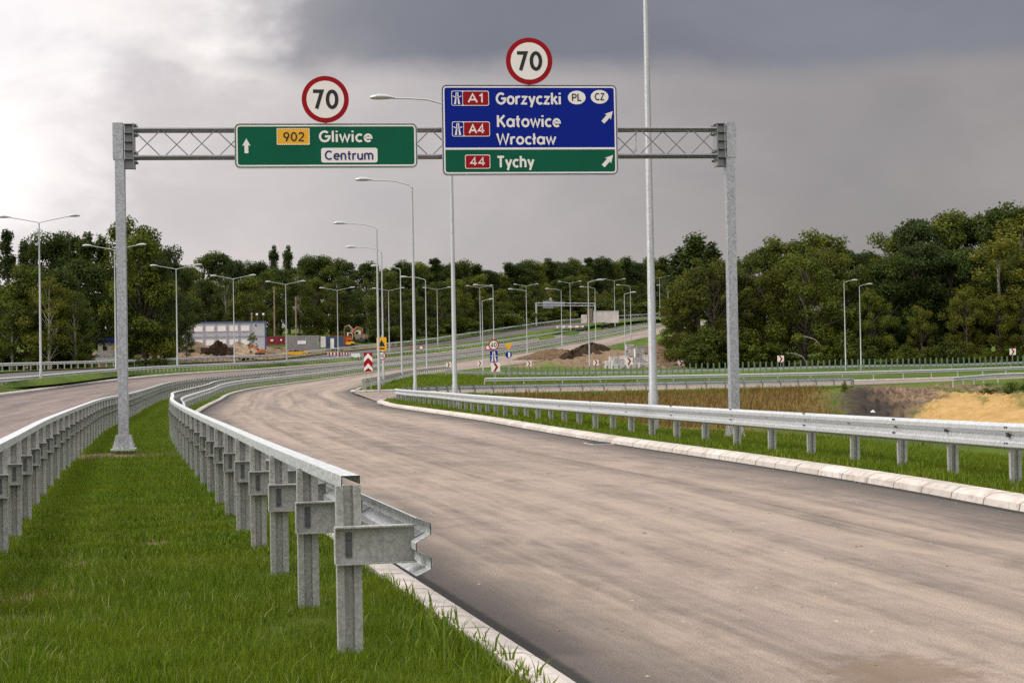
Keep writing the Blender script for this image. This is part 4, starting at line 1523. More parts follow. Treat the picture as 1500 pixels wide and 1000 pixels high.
# arrow board on the island
q = at(540, 571, 131)
e = empty('arrow_board', tuple(q), 0, 'tall red and white arrow board on the tip of the grass island', 'arrow board')
zc, hw, hh = at(540, 530, 131)[2] - q[2], .33, .72
for sx in (-.2, .2):
    MB().tube([(sx, .03, -.2), (sx, .03, zc + hh)], .03, 8).build('post', M['galv_post'], e)
pb = MB().prism([(-hw, zc - hh), (hw, zc - hh), (hw, zc + hh), (-hw, zc + hh)], -.02, 0).build('plate', M['sign_red'], e)
mb = MB()
for z in (zc - hh + .22, zc + .28):
    for sx in (1, -1):
        pts = [(0, z + .40), (hw * sx, z + .02), (hw * sx, z - .32 + .02), (0, z + .06)]
        pts = [(x, max(zc - hh, min(zc + hh, zz))) for x, zz in pts]
        flat(mb, pts, -.023)
mb.build('chevron', M['sign_white'], pb)
MB().box((-.45, .05, .40), (.10, .06, .9)).box((-.40, -.02, .80), (.2, .08, .05)).build('bracket', M['galv_post'], e)


def signpost(u, v_base, d, label):
    q = at(u, v_base, d)
    g = H(q[0], d)
    return empty('road_sign', (q[0], d, g), 0, label, 'road sign'), (lambda uu, vv: at(uu, vv, d)[2] - g)


def round_plate(e, zc, r, num, face=.78):
    p = MB().disc((0, zc), r, -.02, 0, 32).build('round_plate', M['sign_red'], e)
    MB().disc((0, zc), r * face, -.024, -.0203, 32).build('face', M['sign_white'], p)
    if num:
        mb = MB()
        s = r * .85
        text(mb, num, -text_width(num, s) / 2, zc - s / 2, s, -.027, .19)
        mb.build('number', M['sign_black'], p)


e, zf = signpost(724, 556, 150, 'round 40 sign over a blue square motorway plate on one post')
zc = zf(723.5, 505)
sign_post(None, e, zc + .4)
round_plate(e, zc, .46, '40')
z2 = zf(724, 522)
p = MB().prism(rrect(-.33, z2 - .5, .33, z2 + .5, .04), -.02, 0).build('blue_plate', M['sign_blue'], e)
mb = MB()
for s_ in (-1, 1):
    flat(mb, [(s_ * .07, z2 - .44), (s_ * .24, z2 - .44), (s_ * .15, z2 - .02), (s_ * .05, z2 - .02)][::s_], -.023)
    flat(mb, [(s_ * .05, z2 + .12), (s_ * .15, z2 + .12), (s_ * .10, z2 + .45), (s_ * .03, z2 + .45)][::s_], -.023)
flat(mb, [(-.28, z2 + .03), (.28, z2 + .03), (.28, z2 + .08), (-.28, z2 + .08)], -.0235)
mb.build('motorway_symbol', M['sign_white'], p)

e, zf = signpost(745.5, 545, 190, 'yellow triangle over a round blue keep-right sign in the brown field')
zc = zf(745, 508)
sign_post(None, e, zc + .2)
MB().prism([(-.45, zc + .38), (0, zc - .42), (.45, zc + .38)], -.02, 0).build('yellow_plate', M['sign_yellow'], e)
zc = zf(745, 519.5)
p = MB().disc((0, zc), .36, -.02, 0, 28).build('blue_plate', M['sign_blue'], e)
mb = MB()
flat(mb, [(-.05, zc + .28), (.17, zc + .28), (.17, zc - .28), (-.05, zc - .28)], -.023)
mb.build('arrow', M['sign_white'], p)

e, zf = signpost(560, 565, 139, 'round red and white sign under a yellow roadworks plate behind the island lamp')
zc = zf(559, 521)
sign_post(None, e, zc + 1.7)
round_plate(e, zc, .34, '50')
z2 = zf(560, 505)
p = MB().prism(rrect(-.40, z2 - .48, .40, z2 + .62, .04), -.02, 0).build('yellow_plate', M['sign_yellow'], e)
mb = MB()
flat(mb, [(-.30, z2 - .12), (.30, z2 - .12), (0, z2 + .42)], -.023)
flat(mb, [(-.25, z2 - .36), (.25, z2 - .36), (.25, z2 - .24), (-.25, z2 - .24)], -.023)
mb.build('symbol', M['sign_black'], p)

for u, v, d, col, lb in ((603, 509, 352, 'sign_yellow', 'small orange roadworks sign beside the far carriageway'), (617, 509, 352, 'sign_white', 'small red and white round sign beside the far carriageway'),
                         (715, 509, 300, 'sign_white', 'small pale round sign half hidden left of the 40 sign')):
    e, zf = signpost(u, v + 8, d, lb)
    zc = zf(u, v)
    sign_post(None, e, zc)
    if col == 'sign_yellow':
        MB().prism([(-.42, zc - .4), (.42, zc - .4), (0, zc + .5)], -.03, 0).build('plate', M['orange'], e)
    else:
        round_plate(e, zc, .48, None, .7)

# ------------------------------------------------------------------ distant gantry, seen from behind
q0, q1 = at(786, 480, 470), at(872, 468, 480)
z0 = q0[2]
e = empty('sign_gantry', tuple(q0), math.atan2(q1[1] - q0[1], q1[0] - q0[0]), 'small distant gantry seen from behind, with grey sign backs', 'sign gantry')
L = math.hypot(q1[0] - q0[0], q1[1] - q0[1])
zt = at(786, 443, 470)[2] - z0
for x in (0, L):
    MB().box((x, 0, zt / 2 - .3), (.34, .34, zt + .6)).build('post', M['galv'], e)
mb = MB()
for z in (zt - .1, zt - .85):
    mb.tube([(0, 0, z), (L, 0, z)], .09, 8)
for k in range(16):
    a, b = L * k / 16, L * (k + 1) / 16
    mb.tube([(a, 0, zt - .1 if k % 2 else zt - .85), (b, 0, zt - .85 if k % 2 else zt - .1)], .04, 5)
mb.build('truss', M['galv'], e)
MB().box((4.1, .3, zt - .55), (3.3, .08, 2.0)).box((7.7, .3, zt - .45), (3.6, .08, 1.3)).build('sign_back', M['sign_grey'], e)
MB().disc((4.9, zt + .95), .5, .26, .32, 20).build('round_sign_back', M['sign_grey'], e)

# pale wall far off
q = at(888, 470, 482)
e = empty('long_wall', (q[0], q[1], q[2] - .6), R(8), 'long pale weathered wall beside the far end of the road', 'wall')
MB().box((0, 0, 1.7), (7.2, .4, 3.3)).build('wall', M['beige_wall'], e)
MB().box((0, 0, 3.42), (7.4, .6, .14)).build('coping', M['concrete'], e)
MB().box((-4.6, .3, 2.0), (1.4, .5, 4.4)).build('gate_pier', M['wood'], e)
for k in range(3):
    MB().box((-6.2 + k * .05, .5, 1.2), (1.6, .4, 2.6)).build('side_wall', M['beige_wall'], e) if k == 0 else None

# ------------------------------------------------------------------ building site
def put(u, d, v=None):
    q = at(u, v if v else 547, d)
    return (float(q[0]), float(d), H(q[0], d) if v is None else float(q[2]))


q = put(388, 320, 511.5)
ob = empty('office_building', q, R(3), 'two-storey grey office block of stacked containers with white shutters', 'office building')
mods, mw, mh = 5, 2.9, 2.55
full = 16.6
gap0 = .0
for st in range(2):
    zb_ = st * (mh + .03)
    MB().box((-full / 2, 1.5, zb_ + mh / 2 - .0), (full, 3.0, mh)).build('wall', M['panel_grey'], ob)
    mb = MB()
    for k in range(7):
        mb.box((-2.55 - k * 2.18 + 1.09 * 0, -.03, zb_ + mh / 2), (.16, .08, mh - .02))
    mb.box((-full / 2, -.03, zb_ + mh - .1), (full, .06, .16))
    mb.build('frame', M['sign_grey'], ob)
    for k in range(6):
        w = MB().box((-3.60 - k * 2.18, -.035, zb_ + 1.42), (1.56, .05, .98)).build('window', M['panel_light'], ob)
        MB().box((-3.60 - k * 2.18, -.07, zb_ + .9), (1.64, .05, .06)).build('sill', M['sign_grey'], w)
    MB().box((-1.6, -.03, zb_ + 1.95), (.28, .05, .28)).build('vent', M['sign_black'], ob)
    MB().box((.02, 1.5, zb_ + mh / 2), (.03, 2.8, mh - .1)).build('end_panel', M['blue_trim'], ob)
MB().box((-full / 2, 1.5, 2 * mh + .1), (full + .2, 3.2, .12)).build('roof', M['sign_grey'], ob)
MB().box((-full / 2, -.12, 2 * mh + .06), (full + .2, .06, .14)).build('roof_edge', M['blue_trim'], ob)
for x, hh in ((-.3, 1.5), (-1.5, 1.5), (-11.2, 1.6)):
    f = MB().tube([(x, 1.2, 2 * mh + .1), (x, 1.2, 2 * mh + hh)], .04, 6).build('floodlight', M['dark_steel'], ob)
    MB().box((x, 1.05, 2 * mh + hh), (.4, .25, .3), rx=.4).build('lamp_head', M['white'], f)


def container(u0, u1, d, vb, h, mat, label, sign=False, dep=2.4, rz=0.0):
    a, b = put(u0, d, vb), put(u1, d, vb)
    e = empty('container', (a[0], a[1], a[2]), rz, label, 'container')
    w = b[0] - a[0]
    mb = MB()
    n = max(8, int(w / .28))
    # corrugated front, plain sides
    mb.box((w / 2, dep / 2, h / 2), (w, dep, h))
    for k in range(n):
        mb.box((w * (k + .5) / n, -.025, h / 2), (w / n * .5, .05, h - .3))
    mb.build('body', mat, e)
    MB().box((w / 2, dep / 2, h + .04), (w + .06, dep + .06, .08)).build('roof', mat, e)
    mb = MB()
    for x in (0, w):
        mb.box((x, 0, h / 2), (.14, .14, h + .02))
    mb.box((w / 2, -.01, .08), (w, .12, .16)).box((w / 2, -.01, h - .08), (w, .12, .14))
    mb.build('frame', mat, e)
    if sign:
        MB().box((w * .50, -.09, h * .55), (w * .26, .03, h * .24)).build('plate', M['white'], e)
    return e, w


container(418.5, 466, 336, 513, 2.75, M['grey_box'], 'large grey container with a small white plate, behind the lamp', True)
container(391, 406, 338, 504.5, 1.5, M['red_box'], 'dark red container beside the office block', True)
container(407, 417, 338, 504, 1.5, M['red_box'], 'small dark red container left of the grey container', True)
bx, w = container(478, 502, 352, 511, 2.5, M['blue_box'], 'dark blue container with an open white door', False)
MB().box((w * .37, -.12, 1.15), (.75, .06, 2.0)).build('door', M['white'], bx)
bx, w = container(470.5, 476, 349, 508.5, 2.1, M['white'], 'small white site cabin at left end of the blue container', False, 1.6)
q = put(486, 362, 497)
e = empty('container', (put(476, 363)[0], 363, q[2] - 2.9), 0, 'dark orange box in place of shaded machines behind the blue container', 'container')  # box put in place of orange machines, their shade kept in its paint
MB().box((2.9, 1.3, 1.8), (5.6, 2.4, 3.5)).build('body', M['orange_red'], e)
MB().box((2.9, 1.3, 3.62), (5.7, 2.5, .1)).build('roof', M['orange_red'], e)
mb = MB()
for k in range(12):
    mb.box((.4 + k * .46, .08, 1.8), (.2, .08, 3.2))
mb.build('rib', M['orange_red'], e)


def excavator(u, d, v, col, label, rz, s=1.0, flip=1):
    q = put(u, d, v)
    e = empty('excavator', q, rz, label, 'excavator')
    e.scale = (s * flip, s, s)
    for y in (-1.0, 1.0):
        pts = [(-1.6, .05), (1.6, .05), (2.0, .4), (1.7, .8), (-1.7, .8), (-2.0, .4)]
        MB().prism(pts, y - .28, y + .28).build('track', M['rubber'], e)
    mb = MB().box((-.5, 0, 1.05), (2.6, 2.0, .3)).prism([(-1.9, 1.2), (.9, 1.2), (.9, 1.7), (.2, 2.2), (-1.9, 2.1)], -1.05, 1.05)
    mb.build('body', col, e)
    cb = MB().prism([(.1, 1.25), (1.35, 1.25), (1.45, 2.2), (1.1, 2.95), (.15, 2.95)], -1.1, -.05).build('cab', M['white'], e)
    MB().prism([(.3, 2.0), (1.3, 2.0), (1.3, 2.25), (1.02, 2.8), (.3, 2.8)], -1.12, -.04).build('window', M['glass'], cb)
    MB().tube([(.9, .25, 1.5), (1.7, .25, 3.2), (2.7, .25, 4.3), (3.9, .25, 4.0)], [.24, .28, .25, .2], 6).build('boom', col, e)
    MB().tube([(3.75, .25, 4.2), (4.1, .25, 3.0), (3.9, .25, 1.6)], [.2, .2, .14], 6).build('arm', col, e)
    MB().prism([(3.5, 1.7), (4.1, 1.7), (4.3, 1.0), (3.7, .6), (3.2, .9)], -.2, .7).build('bucket', M['dark_steel'], e)
    return e


excavator(508, 372, 504, M['orange_red'], 'orange excavator with a pale cab beside the blue container', R(15), .85)
excavator(527, 380, 502, M['wood'], 'pale excavator at the edge of the wood, right of the orange one', R(160), .9)
excavator(381, 296, 519.5, M['orange'], 'small orange excavator on the pale earth before the office block', R(175), .42)


def small(name, label, cat, u, d, v, parts, rz=0.0, group=None):
    q = put(u, d, v)
    e = empty(name, q, rz, label, cat, group)
    for nm, fn, mat in parts:
        mb = MB()
        fn(mb)
        mb.build(nm, mat, e)
    return e


small('roller', 'yellow compactor roller on the grass right of the blue container', 'roller', 510.5, 362, 509.5, [
    ('drum', lambda b: b.tube([(-.9, -.7, .5), (-.9, .7, .5)], .5, 14), M['dark_steel']),
    ('wheel', lambda b: b.tube([(.9, -.7, .5), (.9, .7, .5)], .5, 14), M['rubber']),
    ('body', lambda b: b.box((.4, 0, 1.0), (1.7, 1.1, .6)).box((-.8, 0, .95), (1.2, .2, .15)), M['yellow']),
    ('roof', lambda b: b.box((.1, 0, 1.95), (1.2, 1.2, .08)).tube([(.5, .5, 1.2), (.5, .5, 1.95)], .04, 6).tube([(-.3, .5, 1.2), (-.3, .5, 1.95)], .04, 6), M['yellow'])])
small('loader', 'low yellow loader attachment lying before the grey container', 'loader', 429, 315, 519.5, [
    ('bucket', lambda b: b.prism([(-1.9, 0), (1.9, 0), (2.1, .5), (1.7, .6), (-1.9, .45)], -.5, .5), M['yellow']),
    ('arm', lambda b: b.box((2.2, 0, .4), (1.2, .3, .3)), M['yellow'])])
for u, d, v, w, lb in [(266, 212, 544, 1.75, 'long white plastic barrier at the lamp foot left of the site'), (321, 236, 541, 1.2, 'short white barrier block beside the far carriageway'),
                       (521, 306, 523.5, .8, 'small dark-striped white barrier behind the arrow board')]:
    small('barrier', lb, 'barrier', u, d, v, [
        ('body', lambda b, w=w: b.prism([(-w, 0), (w, 0), (w, .25), (w * .96, .75), (-w * .96, .75), (-w, .25)], -.25, .25), M['white']),
        ('foot', lambda b, w=w: b.box((-w * .6, 0, .04), (.4, .7, .08)).box((w * .6, 0, .04), (.4, .7, .08)), M['rubber'])])
for u, d, v, w, lb in [(490, 322, 521.5, 1.3, 'left of two red and white barriers below the blue container'), (503.5, 324, 521, 1.05, 'right of two red and white barriers below the blue container'),
                       (403, 268, 534.5, 1.3, 'rust-orange barrier lying on the dark far carriageway'), (835, 428, 481, 3.4, 'long pink and white barrier before the distant gantry')]:
    q = put(u, d, v)
    e = empty('road_barrier', q, 0, lb, 'barrier')
    MB().box((0, 0, .45), (2 * w, .12, .5)).build('board', M['white'] if 'rust' not in lb else M['orange_red'], e)
    mb = MB()
    for k in range(4):
        mb.box((-w + (k + .5) * w / 2, -.065, .45), (w / 4, .02, .48))
    mb.build('stripe', M['faded_red'] if 'pink' in lb else M['sign_red'] if 'rust' not in lb else M['orange'], e)
    MB().box((-w * .7, 0, .1), (.1, .5, .3)).box((w * .7, 0, .1), (.1, .5, .3)).build('foot', M['dark_steel'], e)
for u, d, vb, hh, lb in [(402.5, 342, 504, 11.5, 'tall bare wooden pole between the office block and the lamp'), (434, 345, 500, 9.0, 'shorter bare wooden pole behind the grey container'),
                         (369, 330, 480, 3.0, 'thin mast behind the roof of the office block')]:
    q = put(u, d, vb)
    e = empty('wooden_pole', q, 0, lb, 'pole')
    MB().tube([(0, 0, -1), (0, 0, hh * .5), (.05, 0, hh)], [.16, .14, .11], 8).build('shaft', M['wood'], e)
    MB().tube([(-.3, 0, hh - .3), (.4, 0, hh - .3)], .05, 6).build('crossbar', M['wood'], e)

rng = np.random.default_rng(11)


def mound(name, u, d, v, rx, ry, h, mat, label, cat='heap', seed=0, kind=None):
    q = put(u, d, v)
    r_ = np.random.default_rng(seed)
    n, m_ = 40, 14
    V_, F_ = [], []
    ph = r_.uniform(0, 6, 6)
    for i in range(m_):
        t = i / (m_ - 1)
        for j in range(n):
            a = 2 * math.pi * j / n
            k = 1 + .16 * math.sin(2 * a + ph[0]) + .10 * math.sin(3 * a + ph[1]) + .07 * math.sin(7 * a + ph[2])
            rr = t * k
            z = .85 * h * (1 - t**1.5) * (1 + .30 * math.sin(3 * a + ph[3]) * t + .18 * math.sin(5 * a + ph[4] + 4 * t)) * (.86 + .28 * r_.random()) - .5 * t**3
            V_.append((rr * rx * math.cos(a), rr * ry * math.sin(a), z))
    for i in range(m_ - 1):
        for j in range(n):
            F_.append((i * n + j, i * n + (j + 1) % n, (i + 1) * n + (j + 1) % n, (i + 1) * n + j))
    o = link(name, np_mesh(name, V_, F_, [mat], True), None, q)
    tag(o, label, cat, None, kind)
    return o


def soil(name, lo, hi, sp_):
    m, T, b = new_mat(name)
    p = geo_pos(T)
    n = T.noise(p, 1.2, 6, 0.7)
    n2 = T.noise(p, 9, 5, 0.75)
    c = T.mix(T.smooth(n, .3, .7), lo, hi)
    c = T.mix(T.math('MULTIPLY', T.smooth(n2, .55, .7), .7), c, sp_)
    setp(T, b, color=c, rough=1.0, spec=.1, normal=bump(T, T.math('ADD', n, n2), 1.0, .25))
    return m


M['soil_dark'] = soil('dark_soil', (.028, .018, .012), (.075, .048, .030), (.16, .11, .07))
M['soil_brown'] = soil('brown_soil', (.10, .062, .038), (.23, .15, .092), (.36, .27, .19))
M['soil_pale'] = soil('pale_sand', (.30, .215, .145), (.50, .38, .26), (.55, .47, .38))
mound('earth_heap', 856, 300, 524, 5.2, 3.6, 2.1, M['soil_dark'], 'dark earth heap left of the paving stone stacks', seed=1)
mound('earth_heap', 838, 282, 531, 3.4, 2.6, 1.9, M['soil_dark'], 'low dark earth heap sliding onto the green patch', seed=2)
mound('earth_heap', 868, 318, 513, 4.2, 3, 1.4, M['soil_dark'], 'dark earth ridge below the green bank', seed=3)
mound('earth_heap', 812, 300, 522, 7.5, 4, 1.3, M['soil_brown'], 'brown earth bank along the edge of the dusty road', seed=4)
mound('earth_heap', 985, 262, 535, 5.5, 5, 2.6, M['soil_brown'], 'bare brown slope at the edge of the right wood', seed=5)
mound('earth_heap', 968, 300, 513, 4, 4, 1.6, M['soil_brown'], 'small brown heap above the bare slope', seed=6)
mound('sand_heap', 349, 300, 517.5, 3.6, 2.5, 2.0, M['soil_pale'], 'pale sand heap before the middle of the office block', seed=7)
mound('sand_heap', 367, 300, 518, 2.8, 2.2, 1.5, M['soil_pale'], 'small pale sand heap beside the small orange excavator', seed=8)
mound('sand_heap', 285, 304, 515.5, 5.0, 2.5, 1.8, M['soil_pale'], 'long sand bank before the left end of the office block', seed=9)
mound('earth_heap', 319, 300, 516.5, 2.6, 2, 2.1, M['soil_dark'], 'dark soil heap between the sand heaps', seed=10)
mound('rubble_heap', 1279, 104, 612, .55, .4, .45, M['sign_white'], 'small white lump of rubble at the foot of the dark earth', seed=12)
mound('sand_heap', 136, 232, 537, 3.4, 2, .7, M['soil_brown'], 'brown earth strip below the clearing on the left', seed=13)


def stack(u, d, v, w, h, mat, label, k):
    q = put(u, d, v)
    e = empty('paving_stack', q, R((k * 37) % 24 - 12), label, 'paving stones', 'pallets of paving stones')
    MB().box((0, 0, .07), (w * 1.02, 1.0, .14)).build('pallet', M['wood'], e)
    mb = MB()
    n = max(2, int(h / .18))
    for i in range(n):
        for j in range(3):
            mb.box(((j - 1) * w / 3 + rng.normal(0, .01), rng.normal(0, .02), .15 + (i + .5) * (h - .15) / n), (w / 3 - .025, .96, (h - .15) / n - .012))
    mb.build('stones', mat, e)


SD, SLD = M['paver_dark'], M['paver']
for k, a in enumerate([(893, 238, 541, 1.3, 1.25, SLD, 'pale paving stack at the left end of the lower row'), (902.5, 236, 543, 1.2, .9, SLD, 'low pale paving stack second from the left in front'),
                       (907, 241, 541, 1.15, 1.5, SD, 'grey paving stack right of the low pale one'), (899, 246, 537, 1.3, 1.5, SLD, 'pale paving stack behind the left pair'),
                       (914, 243, 539, 1.2, 1.75, SLD, 'tall pale paving stack left of the chevron sign'), (927, 240, 541, 1.5, .95, SLD, 'wide low paving stack below the chevron sign'),
                       (936, 243, 539, 1.4, 1.5, SD, 'grey paving stack right of the chevron sign'), (943, 241, 540, 1.3, .9, SLD, 'low pale paving stack beside the tall near pole'),
                       (921, 262, 529, 1.3, 1.3, SD, 'grey paving stack on the slope above the chevron sign'), (936, 264, 526, 1.4, 1.7, SLD, 'tall pale paving stack on the slope by the near pole'),
                       (928, 268, 522, 1.5, 1.1, SLD, 'pale paving stack in the middle of the upper row'), (922, 276, 515, 1.3, 1.2, SLD, 'topmost paving stack on the slope'),
                       (939, 272, 517, 1.5, 1.1, SD, 'grey paving stack at the right of the upper row'), (948, 256, 531, 1.2, 1.2, SLD, 'pale paving stack peeking out behind the near pole')]):
    stack(*a, k)
for k, (u, d, v, w, lb) in enumerate([(330, 296, 520, 1.6, 'stack of dark planks before the office block'), (306, 296, 520, 1.4, 'dark crate at the left of the sand heaps')]):
    q = put(u, d, v)
    e = empty('plank_stack', q, R(5), lb, 'planks')
    mb = MB()
    for i in range(5):
        mb.box((rng.normal(0, .05), 0, .15 + i * .26), (2 * w, 1.2, .22))
    mb.build('planks', M['soil_dark'], e)
    MB().box((-w * .6, 0, .0), (.2, 1.2, .2)).box((w * .6, 0, .0), (.2, 1.2, .2)).build('bearer', M['wood'], e)
# pale house behind the trees on the left
q = put(160, 246, 522)
e = empty('house', q, R(-4), 'small pale house with a dark blue roof behind the left gantry post', 'house')
e.scale = (.72, .72, .55)
MB().box((0, 2, 1.8), (4.6, 4, 3.8)).build('wall', M['beige_wall'], e)
MB().prism([(-2.6, 3.7), (2.6, 3.7), (2.2, 4.9), (-2.2, 4.9)], -.3, 4.3).build('roof', M['sign_navy'], e)
MB().box((-.9, -.03, 2.2), (.8, .06, 1.0)).build('window', M['glass'], e)
MB().box((.9, -.03, 2.3), (.9, .06, .7)).build('window', M['yellow'], e)
q = put(158, 239, 528)
e = empty('low_wall', q, 0, 'low white wall in front of the pale house', 'wall')
MB().box((0, 0, .25), (3.4, .3, .5)).build('wall', M['white'], e)
MB().box((0, 0, .53), (3.5, .4, .08)).build('coping', M['concrete'], e)
for k, (du, dv, s_) in enumerate([(-9, 2, .8), (-2, 2.5, .6), (6, 2, .7)]):
    mound('rubble_heap', 156 + du * 1.6, 242, 526 + dv * .5, s_ * 1.1, s_ * .8, s_ * 1.1, M['paver'], ['left', 'middle', 'right'][k] + ' of three grey rubble heaps before the pale house', seed=30 + k)
q = put(285, 302, 510)
mound('stone_heap', 247, 268, 531, 1.6, 1.3, 2.6, M['soil_pale'], 'tan rubble heap at the foot of the lamp left of the site', seed=41)

# ------------------------------------------------------------------ trees
def leaves(rg, centers, radii, counts, size, flat=.8):
    """diamond leaf clumps scattered through the given blobs"""
    P, N = [], []
    for c, r, n in zip(centers, radii, counts):
        d = rg.normal(size=(n, 3))
        d /= np.linalg.norm(d, axis=1)[:, None]
        t = rg.random(n)**.42
        P.append(np.array(c) + d * (np.array([r, r, r * flat]) * (t * rg.uniform(.8, 1.12, n))[:, None] if True else r))
        nn = d * .9 + rg.normal(size=(n, 3)) * .7 + np.array([0, 0, .55])
        N.append(nn)
    P, N = np.vstack(P), np.vstack(N)
    N /= np.linalg.norm(N, axis=1)[:, None]
    k = len(P)
    ref = rg.normal(size=(k, 3))
    A = np.cross(N, ref)
    A /= np.linalg.norm(A, axis=1)[:, None]
    B = np.cross(N, A)
    s = size * rg.uniform(.55, 1.25, k)[:, None]
    bend = N * s * .25
    V_ = np.stack([P - A * s * .5, P + B * s * .36 + bend, P + A * s * .5, P - B * s * .36 + bend], 1).reshape(-1, 3)
    F_ = np.arange(4 * k).reshape(-1, 4)
    return V_, F_


def make_tree(kind, seed):
    """unit tree about 10 m high; returns trunk mesh, crown mesh"""
    rg = np.random.default_rng(seed)
    mb = MB()
    cs, rs, ns = [], [], []
    if kind == 'poplar':
        h = 10
        mb.tube([(0, 0, -.5), (.03, 0, 3), (0, .05, 6), (0, 0, 9.3)], [.20, .15, .09, .02], 7)
        for k in range(58):
            z = rg.uniform(1.0, 9.7)
            w = 1.25 * math.sin(math.pi * min(1, (z + .3) / 10.6))**.6 * (1 if z < 7 else 1 - (z - 7) / 4.2)
            a = rg.uniform(0, 6.28)
            r = rg.uniform(.2, 1) * w * .8
            cs.append((r * math.cos(a), r * math.sin(a), z))
            rs.append(rg.uniform(.28, .55))
            ns.append(110)
            if k % 3 == 0:
                mb.tube([(0, 0, max(.8, z - 1.3)), (r * .6 * math.cos(a), r * .6 * math.sin(a), z - .5), cs[-1]], [.05, .035, .01], 4, caps=False)
        size, fl = .20, 1.35
    elif kind in ('round', 'spread', 'light'):
        top = 10
        lean = rg.uniform(-.4, .4, 2)
        th = {'round': 4.5, 'spread': 3.0, 'light': 6.0}[kind]
        mb.tube([(0, 0, -.5), (0, 0, .3), (lean[0] * .4, lean[1] * .4, th * .6), (lean[0], lean[1], th), (lean[0] * 1.2, lean[1] * 1.2, 8.2)], [.30, .22, .18, .13, .02] if kind != 'light' else [.15, .12, .10, .07, .02], 8)
        W_ = {'round': 3.3, 'spread': 4.2, 'light': 2.4}[kind]
        nb_ = {'round': 56, 'spread': 58, 'light': 54}[kind]
        for k in range(nb_):
            z = rg.uniform(.9 if kind != 'light' else 1.8, 9.3)
            t = (z - .8) / 8.9
            env = W_ * (math.sin(math.pi * min(1, max(.02, t)**.75 * .86 + .12)))**.65
            a = k * 2.4 + rg.normal(0, .5)
            r = env * rg.uniform(.35, 1.0)
            c = (lean[0] * t + r * math.cos(a), lean[1] * t + r * math.sin(a), z + rg.normal(0, .2))
            cs.append(c)
            rs.append(rg.uniform(.55, 1.15) * (1.0 if kind != 'light' else .75))
            ns.append(int(190 * (rs[-1] / .85)**2))
            if k % 2 == 0:
                f = min(.95, max(.12, (z - 2.2) / 8))
                b = (lean[0] * f, lean[1] * f, f * 8)
                m = ((b[0] + c[0]) / 2, (b[1] + c[1]) / 2, (b[2] + c[2]) / 2 + .25)
                mb.tube([b, m, c], [.075, .05, .012] if kind != 'light' else [.03, .02, .008], 5, caps=False)
        size, fl = .235 if kind != 'light' else .18, .72
    else:               # bush, about 3 m
        for k in range(22):
            a = rg.uniform(0, 6.28)
            r = rg.uniform(0, 1.5)
            z = rg.uniform(.3, 2.5 - r * .6)
            cs.append((r * math.cos(a), r * math.sin(a), z))
            rs.append(rg.uniform(.35, .65))
            ns.append(140)
            if k % 2 == 0:
                mb.tube([(0, 0, -.2), (cs[-1][0] * .5, cs[-1][1] * .5, z * .5), cs[-1]], [.05, .035, .01], 4, caps=False)
        size, fl = .16, .85
    V_, F_ = leaves(rg, cs, rs, ns, size, fl)
    return mb, V_, F_


PROTO = {}
for kind, leaf, n, bark in [('poplar', 'leaf_dark', 3, 'bark'), ('round', 'leaf_dark', 3, 'bark'), ('round', 'leaf_mid', 4, 'bark'), ('spread', 'leaf_olive', 3, 'bark'), ('spread', 'leaf_mid', 2, 'bark'),
                            ('light', 'leaf_mid', 2, 'birch_bark'), ('light', 'leaf_olive', 2, 'birch_bark'), ('bush', 'leaf_bright', 2, 'bark'), ('bush', 'leaf_mid', 2, 'bark')]:
    for s_ in range(n):
        mb, V_, F_ = make_tree(kind, hash_ := (len(PROTO) * 7 + s_ + 3))
        PROTO.setdefault((kind, leaf), []).append((mb.mesh('trunk', M[bark]), np_mesh('crown', V_, F_, [M[leaf]])))

NAMES = {'poplar': ('poplar_tree', 'poplar'), 'round': ('broadleaf_tree', 'tree'), 'spread': ('broadleaf_tree', 'tree'), 'light': ('birch_tree', 'birch'), 'bush': ('bush', 'bush')}
trng = np.random.default_rng(21)


def tree(kind, leaf, u, d, vtop, label, group, wide=1.0, vbase=None, sink=.0):
    x, y, z = put(u, d)
    ztop = at(u, vtop, d)[2]
    h = max(1.0, ztop - z + sink) * (1.0 if kind in ('poplar', 'bush') else 1.06)
    nm, cat = NAMES[kind]
    e = empty(nm, (x, y, z - sink), trng.uniform(0, 6.28), label, cat, group)
    unit = 10.0 if kind != 'bush' else 2.9
    s = h / unit
    e.scale = (s * wide, s * wide, s)
    tr, cr_ = PROTO[(kind, leaf)][int(trng.integers(len(PROTO[(kind, leaf)])))]
    link('trunk', tr, e)
    link('crown', cr_, e)
    return e


ORD = ['first', 'second', 'third', 'fourth', 'fifth', 'sixth', 'seventh', 'eighth', 'ninth', 'tenth', 'eleventh', 'twelfth', 'thirteenth', 'fourteenth', 'fifteenth', 'sixteenth', 'seventeenth', 'eighteenth', 'nineteenth', 'twentieth'] + ['twenty-' + w for w in ('first', 'second', 'third', 'fourth', 'fifth', 'sixth', 'seventh', 'eighth', 'ninth')] + ['thirtieth'] + ['thirty-' + w for w in ('first', 'second', 'third', 'fourth', 'fifth', 'sixth', 'seventh', 'eighth', 'ninth')]
ADJ = {'poplar': 'slim dark poplar', 'round': 'rounded dense green tree', 'spread': 'broad spreading tree', 'light': 'slender pale-trunked birch', 'bush': 'low leafy bush'}


